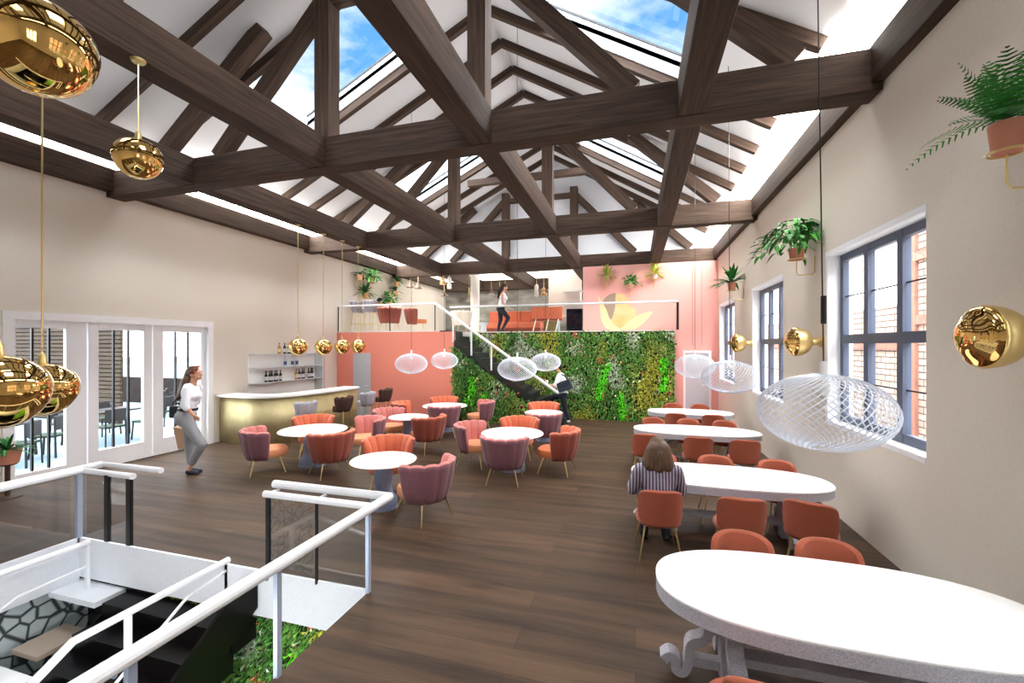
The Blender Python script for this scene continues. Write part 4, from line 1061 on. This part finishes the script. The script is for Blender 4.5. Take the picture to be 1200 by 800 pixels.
petal('petal', mpx([(722, 344), (714, 346), (707, 353), (711, 363), (716, 374), (721, 362), (722, 344)]), Mt, -.010)

# ================================================================ outside
def terrace_chair():
    e = empty('terrace_chair'); tag(e, None, 'chair')
    g = mat('green_cushion', (10, 34, 21), .8); d = mat('dark_metal', (15, 17, 21), .5)
    MB().cbox((0, 0, .45), (.44, .44, .05)).build('seat', g, e, bevel=.015)
    MB().cbox((-.2, 0, .72), (.03, .42, .3)).build('backrest', d, e, bevel=.01)
    for sx in (-1, 1):
        for sy in (-1, 1): MB().bar((sx * .19, sy * .19, .85 if sx < 0 else .43), (sx * .22, sy * .21, 0), .03, .03).build('leg', d, e)
    return e
def terrace_table():
    e = empty('terrace_table'); tag(e, None, 'table')
    d = mat('dark_metal', (15, 17, 21), .5); MB().cbox((0, 0, .73), (.8, 1.5, .04)).build('tabletop', d, e, bevel=.008)
    for sx in (-1, 1):
        for sy in (-1, 1): MB().bar((sx * .34, sy * .66, .72), (sx * .36, sy * .7, 0), .04, .04).build('leg', d, e)
    return e
TC, TT = terrace_chair(), terrace_table()
tz = -.04
for i, (x, y, w_) in enumerate([(-12.6, 7.4, 'nearest the middle door leaf'), (-12.3, 9.9, 'further out behind the middle door leaf'), (-12.3, 5.2, 'seen through the left door leaf'), (-14.6, 11.3, 'seen past the standing person')]):
    place(TT, USED, (x, y, tz), .3 * i, 'dark terrace table outside, ' + w_, 'terrace tables')
    for j, (dx, dy, a) in enumerate(((-.75, -.4, 0), (.75, -.4, 180), (-.75, .4, 0), (.75, .4, 180))):
        q = Matrix.Rotation(.3 * i, 2) @ Vector((dx, dy))
        place(TC, USED, (x + q.x, y + q.y, tz), math.radians(a) + .3 * i, ('green seated terrace chair at the outdoor table ' + w_), 'terrace chairs')
sl = MB()
M_slat = wood('weathered_slat', (38, 30, 22), (62, 50, 37), (.8, 4, 20))
e = empty('slat_screen', (-22.3, 9.0, -.04)); tag(e, 'tall weathered timber slat screen outside the folding doors', 'screen')
for i in range(30): sl.box((-8, -.03, .04 + i * .125), (7.55, .03, .135 + i * .125))
sl.build('slats', M_slat, e)
MB().box((-8, .04, 0), (7.5, .08, 3.8)).build('backing', mat('slat_gap', (16, 13, 11), .9), e)
o = MB().box((-30, 12.6, -.04), (-12.0, 12.9, 1.0)).build('parapet', mat('dark_brick', (30, 20, 18), .9, var=.3, vscale=6)); struct(o, 'low dark brick parapet at the end of the terrace')
# painted brick building across the street
def brick_mat():
    m = bpy.data.materials.new('painted_brick'); m.use_nodes = True; t = m.node_tree; b = t.nodes['Principled BSDF']
    tc = t.nodes.new('ShaderNodeTexCoord'); sp = t.nodes.new('ShaderNodeSeparateXYZ'); cb = t.nodes.new('ShaderNodeCombineXYZ'); br = t.nodes.new('ShaderNodeTexBrick')
    t.links.new(tc.outputs['Object'], sp.inputs[0]); t.links.new(sp.outputs[1], cb.inputs[0]); t.links.new(sp.outputs[2], cb.inputs[1]); t.links.new(cb.outputs[0], br.inputs['Vector'])
    br.inputs['Scale'].default_value = 1; br.inputs['Brick Width'].default_value = .42; br.inputs['Row Height'].default_value = .16; br.inputs['Mortar Size'].default_value = .014
    br.inputs['Color1'].default_value = lin((150, 134, 126)) + (1,); br.inputs['Color2'].default_value = lin((182, 168, 160)) + (1,); br.inputs['Mortar'].default_value = lin((74, 54, 50)) + (1,)
    t.links.new(br.outputs[0], b.inputs['Base Color']); b.inputs['Roughness'].default_value = .9
    return m
e = empty('building', (6.4, 10, -.4)); tag(e, 'pale painted brick building with rusty timber bands across the street', 'building')
MB().box((0, -12, 0), (1.0, 2.95, 6.2)).build('wall', brick_mat(), e)
MB().box((.05, 2.95, 0), (.6, 26, 3.75)).build('low_wall', bpy.data.materials['painted_brick'], e)
M_band = mat('rust_timber', (150, 104, 92), .9, var=.2, vscale=4)
for z in (3.2, 4.7): MB().box((-.06, -12, z), (0.02, 2.95, z + .22)).build('band', M_band, e)
MB().box((-.02, 2.95, 2.6), (.05, 26, 2.78)).build('band', M_band, e)
for y in (-10.3, -7.2, -4.3, -1.2, 2.3): MB().box((-.07, y, 0), (0, y + .28, 6.2)).build('timber_post', M_band, e)
# ================================================================ people
def blob(name, items, m, parent=None, vox=.012, it=6, loc=None, rot=None):
    """continuous surface fused from tapered limbs ('c', p, q, r0, r1) and ellipsoids ('e', centre, radii)"""
    b = MB()
    for i in items:
        if i[0] == 'c':
            p, q = Vector(i[1]), Vector(i[2]); n = max(3, int((q - p).length / (min(i[3], i[4]) * .7)) + 1)
            d = q - p; 
            if d.length < 1e-5: continue
            b.tube([p.lerp(q, k / n) for k in range(n + 1)], [i[3] + (i[4] - i[3]) * k / n for k in range(n + 1)], 14)
            b.ell(p, i[3] * .995, 14, 8); b.ell(q, i[4] * .995, 14, 8)
        else: b.ell(i[1], i[2], 20, 12)
    o = b.build(name, m, parent)
    r = o.modifiers.new('fuse', 'REMESH'); r.mode = 'VOXEL'; r.voxel_size = vox; r.use_smooth_shade = True
    s = o.modifiers.new('smooth', 'SMOOTH'); s.factor = .5; s.iterations = it
    if loc: o.location = loc
    if rot is not None: o.rotation_euler = (0, 0, rot)
    return o
def head_items(c, s, yaw=0.):
    """head facing local +x, chin to crown about .235*s"""
    cx, cy, cz = c
    R = Matrix.Rotation(yaw, 3, 'Z')
    def P(x, y, z): v = R @ Vector((x * s, y * s, z * s)); return (cx + v.x, cy + v.y, cz + v.z)
    return [('e', P(-.01, 0, .02), (.098 * s, .076 * s, .105 * s)), ('e', P(.035, 0, -.045), (.058 * s, .055 * s, .072 * s)), ('c', P(.07, 0, .02), P(.112, 0, -.022), .010 * s, .016 * s),
            ('c', P(.085, -.022, -.062), P(.085, .022, -.062), .011 * s, .011 * s), ('e', P(.075, 0, -.095), (.02 * s, .022 * s, .018 * s)),
            ('e', P(-.01, .078, -.01), (.02 * s, .012 * s, .03 * s)), ('e', P(-.01, -.078, -.01), (.02 * s, .012 * s, .03 * s)), ('c', P(.078, -.04, .035), P(.078, .04, .035), .016 * s, .016 * s)]
def face(o, c, s, yaw=0.):
    cx, cy, cz = c; R = Matrix.Rotation(yaw, 3, 'Z')
    def P(x, y, z): v = R @ Vector((x * s, y * s, z * s)); return (cx + v.x, cy + v.y, cz + v.z)
    w_, k_ = mat('eye_white', (236, 232, 228), .2), mat('eye_dark', (40, 28, 24), .2)
    for sy in (-1, 1):
        q = MB().ell(P(.088, sy * .032, .012), (.009 * s, .014 * s, .008 * s), 12, 8).build('eye', w_, o, smooth=True)
        MB().ell(P(.095, sy * .032, .012), .006 * s, 10, 6).build('iris', k_, q, smooth=True)
    MB().ell(P(.099, 0, -.062), (.006 * s, .024 * s, .008 * s), 12, 8).build('lips', mat('lips', (176, 92, 84), .5), o, smooth=True)
def hand_items(w, d, s=1., up=(0, 0, 1), curl=.5):
    """palm and five fingers from wrist w along d"""
    w = Vector(w); d = Vector(d).normalized(); n = Vector(up); n = (n - d * n.dot(d)).normalized(); sd = d.cross(n)
    it = []
    for k in (-1.2, -.4, .4, 1.2): it.append(('c', w, w + d * .085 * s + sd * k * .02 * s, .016 * s, .013 * s))
    for k, ln in ((-1.5, .062), (-.5, .075), (.5, .070), (1.5, .055)):
        p = w + d * .088 * s + sd * k * .0195 * s; q = p + (d * math.cos(curl * .5) - n * math.sin(curl * .5)) * ln * .5 * s; e = q + (d * math.cos(curl * 1.3) - n * math.sin(curl * 1.3)) * ln * .5 * s
        it += [('c', p, q, .0092 * s, .0085 * s), ('c', q, e, .0085 * s, .0072 * s)]
    p = w + d * .03 * s - sd * .025 * s; q = p + (d * .6 - sd * .7 - n * .2) * .045 * s; it += [('c', p, q, .0125 * s, .0105 * s), ('c', q, q + (d * .9 - sd * .2 - n * .2) * .035 * s, .0105 * s, .0085 * s)]
    return it

# ---- standing woman: local x = the way she faces, y = away from the viewer
WX, WY = -7.70, 5.77; WA = TH
K = .01554
def wp(u, v, y=0.): return ((u - 222.5) * K, y, (554.0 - v) * K)
M_blouse = mat('white_blouse', (240, 243, 250), .8); M_trous = mat('grey_check_trousers', (150, 152, 156), .85, var=.12, vscale=60)
hc = wp(228.2, 438.2)
hd = head_items(hc, 1.1)
legs = [('c', wp(216.5, 488, .09), wp(217.2, 519, .09), .092, .062), ('c', wp(217.2, 519, .09), wp(218.5, 541, .09), .066, .042), ('c', wp(220, 488, -.09), wp(238, 519, -.06), .10, .066), ('c', wp(238, 519, -.06), wp(227.5, 540, -.05), .068, .042)]
feet = [('c', wp(218.5, 541, .09), wp(219, 550.5, .09), .038, .034), ('c', wp(219.5, 551, .09), wp(229, 552.4, .09), .036, .03), ('c', wp(227.5, 540, -.05), wp(223.5, 550.5, -.05), .038, .034), ('c', wp(223.5, 551, -.05), wp(232, 552.6, -.05), .036, .03)]
tors = [('e', wp(223.2, 460.5, 0), (.09, .155, .17)), ('e', wp(229.0, 463.5, 0), (.055, .10, .075)), ('c', wp(222.5, 466, 0), wp(220, 482, 0), .098, .105), ('e', wp(217.3, 489, 0), (.14, .165, .15)), ('c', wp(225, 455, 0), wp(226.8, 444, 0), .06, .052)]
armR = [('c', wp(226.3, 455.0, -.16), wp(227.3, 474, -.2), .05, .042)]; foreR = [('c', wp(227.3, 474, -.2), wp(233.8, 484, -.17), .04, .028)]
armL = [('c', wp(223, 455.5, .19), wp(217.5, 474, .25), .056, .045)]; foreL = [('c', wp(217.5, 474, .25), wp(206, 488, .27), .042, .03)]
hR = hand_items(wp(233.8, 484, -.17), (.75, .1, -.6), 1.1, (0, 1, .2), .5); hL = hand_items(wp(206, 488, .27), (-.1, 0, -1), 1.1, (-1, 0, 0), 1.6)
o = blob('person', hd + legs + feet + tors + armR + foreR + armL + foreL + hR + hL, M_skin, vox=.0095, it=3, loc=(WX, WY, 0), rot=WA)
tag(o, 'standing person with long hair, white blouse and grey trousers by the folding doors', 'person'); W1 = o
def grow(items, d, keep=None): return [('c', i[1], i[2], i[3] + d, i[4] + d) if i[0] == 'c' else ('e', i[1], tuple(r + d for r in i[2])) for i in items]
blob('blouse', grow(tors[:3], .028) + [('c', wp(225, 452.5, -.13), wp(224.4, 452.5, .13), .058, .058)] + grow(armR, .02) + grow(armL, .02) + [('c', wp(227, 472, -.2), wp(228, 476.5, -.2), .064, .06), ('e', wp(221, 478, 0), (.125, .145, .05))], M_blouse, W1, .014, 4)
blob('trousers', grow(legs, .02) + grow(tors[3:4], .022) + [('c', wp(219.6, 481, -.04), wp(219.6, 481, .04), .118, .12)], M_trous, W1, .014, 5)
MB().lathe([(.138, 0), (.146, .0), (.146, .045), (.138, .045)], n=36, sx=1., sy=1.15).build('belt', M_black, W1, loc=wp(220.2, 480.5), rot=(0, .06, 0))
blob('hair', [('e', (hc[0] - .028, 0, hc[2] + .035), (.118, .094, .112)), ('c', (hc[0] - .075, 0, hc[2] + .03), wp(219.5, 447), .085, .085), ('c', wp(219.5, 447, -.03), wp(211.5, 466.5, -.06), .085, .04), ('c', wp(219.5, 447, .03), wp(213.5, 463.5, .05), .082, .045), ('c', wp(221.5, 445, -.06), wp(216.5, 464, -.12), .06, .035), ('c', (hc[0] + .05, -.05, hc[2] + .085), (hc[0] - .02, -.085, hc[2] + .02), .03, .03)], M_hair, W1, .012, 3)
blob('hair_band', [('c', (hc[0] + .045, -.088, hc[2] - .0), (hc[0] + .04, -.05, hc[2] + .128), .018, .02), ('c', (hc[0] + .04, -.05, hc[2] + .128), (hc[0] + .04, .06, hc[2] + .128), .02, .018)], mat('rust_scarf', (164, 74, 64), .8), W1, .01, 2)
face(W1, hc, 1.1)
M_shoe = mat('navy_loafer', (38, 44, 62), .35)
for (a, c, y) in (((218.3, 551), (230, 552.6), .09), ((222.6, 551), (233, 552.6), -.05)):
    blob('shoe', [('c', wp(*a, y), wp(*c, y), .047, .04)], M_shoe, W1, .012, 3)
R3 = Matrix.Rotation(WA, 4, 'Z')
def wworld(p): v = R3 @ Vector(p); return (v.x + WX, v.y + WY, v.z)
e = empty('shoulder_bag', wworld(wp(203.5, 483, .12)), WA); tag(e, 'black leather shoulder bag hanging behind the standing person', 'bag')
MB().cbox((.03, -.06, 0), (.26, .12, .22)).build('body', mat('black_leather', (34, 34, 38), .4), e, bevel=.03, seg=3)
MB().tube([(-.08, -.06, .1), (-.02, -.03, .24), (.1, -.02, .42), (.22, -.02, .5)], .012, 6).build('strap', MATS['black_leather'], e)
e = empty('paper_bag', wworld(wp(203.5, 528, .24)), WA); tag(e, 'brown paper carrier bag held low by the standing person', 'bag')
MB().prism([(-.05, 0), (.12, 0), (.1, .36), (-.14, .4)], -.08, .08, 'y').build('body', mat('kraft_paper', (198, 160, 128), .85), e)
MB().tube([(-.08, 0, .38), (-.04, 0, .56), (.02, 0, .6), (.06, 0, .55), (.06, 0, .36)], .006, 6).build('handle', MATS['kraft_paper'], e)

# ---- seated woman, back to the viewer: local y = facing
SWX, SWY = .24, 4.94
def SP(x, y, z): return (x, y, z)
M_stripe = mat('striped_blouse', (168, 160, 180), .85)
def stripe_mat():
    m = bpy.data.materials.new('stripes'); m.use_nodes = True; t = m.node_tree; b = t.nodes['Principled BSDF']
    tc = t.nodes.new('ShaderNodeTexCoord'); wv = t.nodes.new('ShaderNodeTexWave'); wv.bands_direction = 'X'; wv.inputs['Scale'].default_value = 9.5; wv.inputs['Distortion'].default_value = .6; wv.inputs['Detail'].default_value = 0
    t.links.new(tc.outputs['Object'], wv.inputs['Vector']); r = t.nodes.new('ShaderNodeValToRGB'); t.links.new(wv.outputs[0], r.inputs[0])
    r.color_ramp.elements[0].position = .35; r.color_ramp.elements[1].position = .65
    r.color_ramp.elements[0].color = lin((70, 62, 86)) + (1,); r.color_ramp.elements[1].color = lin((168, 160, 174)) + (1,)
    t.links.new(r.outputs[0], b.inputs['Base Color']); b.inputs['Roughness'].default_value = .85
    return m
M_str = stripe_mat()
hc = (0.0, .05, 1.155)
hd = head_items(hc, 1.0, PI / 2)
tor = [('e', (0, 0, .86), (.175, .105, .17)), ('c', (-.12, 0, .94), (.12, 0, .94), .065, .065), ('c', (0, .0, .8), (0, .02, .58), .13, .15), ('e', (0, .02, .54), (.19, .15, .1)), ('c', (0, .0, .98), (0, .03, 1.08), .055, .05)]
uaL = [('c', (-.185, 0, .93), (-.265, .06, .70), .052, .045)]; uaR = [('c', (.185, 0, .93), (.25, .10, .70), .052, .045)]
faL = [('c', (-.265, .06, .70), (-.18, .34, .735), .042, .03)]; faR = [('c', (.25, .10, .70), (.12, .36, .735), .042, .03)]
lg = [('c', (-.1, .05, .53), (-.12, .45, .52), .085, .062), ('c', (.1, .05, .53), (.12, .45, .52), .085, .062), ('c', (-.12, .45, .52), (-.12, .38, .08), .058, .038), ('c', (.12, .45, .52), (.13, .40, .08), .058, .038), ('c', (-.12, .38, .05), (-.12, .52, .035), .036, .03), ('c', (.13, .4, .05), (.13, .54, .035), .036, .03)]
hn = hand_items((-.18, .34, .735), (.3, 1, -.05), 1, (0, 0, 1), .3) + hand_items((.12, .36, .735), (-.4, 1, -.05), 1, (0, 0, 1), .3)
W2 = blob('person', hd + tor + uaL + uaR + faL + faR + lg + hn, M_skin, vox=.0095, it=3, loc=(SWX, SWY, 0), rot=.06)
tag(W2, 'seated person in a striped blouse, back turned, at the long white table', 'person')
blob('blouse', grow(tor[:3], .026) + grow(uaL + uaR, .026) + [('c', (-.262, .06, .71), (-.215, .22, .715), .064, .056), ('c', (.248, .1, .71), (.18, .24, .715), .064, .056)], M_str, W2, .014, 4)
blob('trousers', grow(lg[:4], .015) + grow(tor[3:4], .012), mat('dark_trousers', (40, 40, 48), .85), W2, .014, 4)
blob('hair', [('e', (0, .035, 1.19), (.098, .118, .115)), ('c', (-.04, -.03, 1.17), (-.085, -.05, 1.0), .09, .075), ('c', (.04, -.03, 1.17), (.085, -.05, 1.0), .09, .075), ('c', (-.085, 0, 1.15), (-.13, -.02, 1.0), .05, .045), ('c', (.085, 0, 1.15), (.13, -.02, 1.0), .05, .045), ('c', (0, -.06, 1.12), (0, -.085, .985), .08, .06)], M_hair, W2, .012, 3)
face(W2, hc, 1.0, PI / 2)
for x, y in ((-.12, .38), (.13, .4)): blob('shoe', [('c', (x, y - .02, .045), (x, y + .15, .04), .042, .036)], M_black, W2, .012, 2)

# ---- man climbing the upper stair, facing -x
MXo, MYo = -1.99, 12.78; K2 = .0262
def mp(u, v, y=0.): return ((u - 665.) * K2, y, (491.5 - v) * K2)
hc = mp(654.5, 427.5)
hd = head_items(hc, 1.0, PI)
tor = [('e', mp(658.5, 443, 0), (.13, .18, .2)), ('c', mp(659, 446, 0), mp(660.5, 458, 0), .125, .12), ('e', mp(661, 460.5, 0), (.13, .16, .12)), ('c', mp(657.5, 436, 0), mp(655.5, 431, 0), .055, .05)]
lg = [('c', mp(661, 461, -.09), mp(664.5, 476, -.09), .085, .06), ('c', mp(664.5, 476, -.09), mp(667.5, 487, -.09), .055, .038), ('c', mp(660, 461, .09), mp(646, 464, .09), .085, .062), ('c', mp(646, 464, .09), mp(646.5, 480, .09), .056, .038)]
ft = [('c', mp(667.5, 489.2, -.09), mp(661.5, 489.8, -.09), .036, .03), ('c', mp(646.5, 481, .09), mp(641.5, 482, .09), .036, .03)]
ar = [('c', mp(658, 438, -.19), mp(654, 449, -.24), .05, .042), ('c', mp(657.5, 438, .19), mp(653, 448, .24), .05, .042)]
fa = [('c', mp(654, 449, -.24), mp(646.5, 449.5, -.2), .038, .028), ('c', mp(653, 448, .24), mp(646, 450, .2), .038, .028)]
hn = hand_items(mp(646.5, 449.5, -.2), (-1, .1, .1), 1, (0, -1, 0), 1.2) + hand_items(mp(646, 450, .2), (-1, 0, -.2), 1, (0, 1, 0), .7)
W3 = blob('person', hd + tor + lg + ft + ar + fa + hn, M_skin, vox=.01, it=3, loc=(MXo, MYo, 0))
tag(W3, 'person in a white top and dark trousers stepping onto the upper stair', 'person')
blob('top', grow(tor[:2], .025) + grow(ar, .024), M_blouse, W3, .014, 4)
blob('trousers', grow(lg, .016) + grow(tor[2:3], .02), mat('navy_trousers', (30, 34, 46), .85), W3, .014, 4)
blob('hair', [('e', (hc[0] + .025, 0, hc[2] + .035), (.112, .09, .105)), ('c', (hc[0] + .075, 0, hc[2] + .01), (hc[0] + .09, 0, hc[2] - .07), .06, .05)], M_hairdk, W3, .012, 3)
face(W3, hc, 1.0, PI)
for p, q in ((mp(668.2, 489.4, -.09), mp(660.8, 490, -.09)), (mp(647, 481, .09), mp(640.6, 482, .09))): blob('shoe', [('c', p, q, .046, .04)], M_blouse, W3, .012, 2)
e = empty('messenger_bag', tuple(Vector(mp(664, 449, -.19)) + Vector((MXo, MYo, 0)))); tag(e, 'dark blue grey bag on the back of the person climbing the stair', 'bag')
b = MB().cbox((0, 0, 0), (.44, .16, .3)).build('body', mat('slate_bag', (58, 66, 82), .6), e, bevel=.04, seg=3, rot=(0, -.35, 0))
MB().cbox((0, -.09, .06), (.4, .03, .16)).build('flap', mat('slate_flap', (44, 50, 64), .6), e, bevel=.012, rot=(0, -.35, 0))
MB().tube([(.16, -.02, .12), (.0, -.0, .3), (-.13, .08, .34), (-.22, .2, .2)], .02, 8).build('strap', M_black, e)
e = empty('paper_cup', tuple(Vector(mp(643.6, 447.4, -.23)) + Vector((MXo, MYo, 0)))); tag(e, 'white paper cup in the hand of the person climbing the stair', 'cup')
MB().lathe([(0, -.06), (.036, -.06), (.048, .09), (.044, .09), (.034, -.04), (0, -.04)], n=24).build('cup', M_blouse, e, smooth=True)
MB().lathe([(0, .088), (.051, .088), (.051, .1), (.04, .115), (0, .115)], n=24).build('lid', M_white, e, smooth=True)

# ---- woman walking upstairs, facing image right
UX, UY = -4.66, 14.85; K3 = .0310
def up(u, v, y=0.): return ((u - 590.) * K3, y, (390.6 - v) * K3)
hc = up(592.6, 337.2)
hd = head_items(hc, 1.0)
tor = [('e', up(591, 350, 0), (.11, .15, .18)), ('e', up(594, 350.5, 0), (.06, .11, .07)), ('c', up(590.5, 353, 0), up(589, 359, 0), .11, .11), ('e', up(588, 362, 0), (.14, .165, .13)), ('c', up(591.2, 344, 0), up(592, 340.5, 0), .052, .048)]
lg = [('c', up(588.5, 363, -.08), up(597, 373.5, -.08), .09, .062), ('c', up(597, 373.5, -.08), up(590.5, 386.5, -.08), .058, .038), ('c', up(587.5, 363, .08), up(588, 375, .08), .09, .062), ('c', up(588, 375, .08), up(585, 386.5, .08), .058, .038)]
ft = [('c', up(590.5, 388.8, -.08), up(595, 389.2, -.08), .035, .03), ('c', up(585, 388.8, .08), up(589.5, 389.2, .08), .035, .03)]
ar = [('c', up(590, 346, -.16), up(590.5, 356, -.2), .045, .038), ('c', up(590.5, 356, -.2), up(599, 362.5, -.2), .036, .026), ('c', up(590, 346, .16), up(588, 356, .2), .045, .038), ('c', up(588, 356, .2), up(592, 365, .2), .036, .026)]
hn = hand_items(up(599, 362.5, -.2), (1, 0, -.35), 1, (0, 0, 1), .4) + hand_items(up(592, 365, .2), (.5, 0, -1), 1, (0, 1, 0), .5)
W4 = blob('person', hd + tor + lg + ft + ar + hn, M_skin, vox=.01, it=3, loc=(UX, UY, MZ), rot=TH)
tag(W4, 'person with a dark ponytail walking on the mezzanine', 'person')
blob('tank_top', grow(tor[:3], .02), M_blouse, W4, .014, 4)
blob('trousers', grow(lg, .014) + grow(tor[3:4], .018), MATS['navy_trousers'], W4, .014, 4)
blob('hair', [('e', (hc[0] - .025, 0, hc[2] + .035), (.112, .09, .106)), ('c', (hc[0] - .1, 0, hc[2] + .03), up(587, 341.5), .06, .075), ('c', up(587, 341.5), up(584.8, 349.5), .075, .035)], M_hairdk, W4, .012, 3)
face(W4, hc, 1.0)
for p, q in ((up(590, 388.8, -.08), up(595.5, 389.2, -.08)), (up(584.6, 388.8, .08), up(590, 389.2, .08))): blob('shoe', [('c', p, q, .042, .036)], M_black, W4, .012, 2)
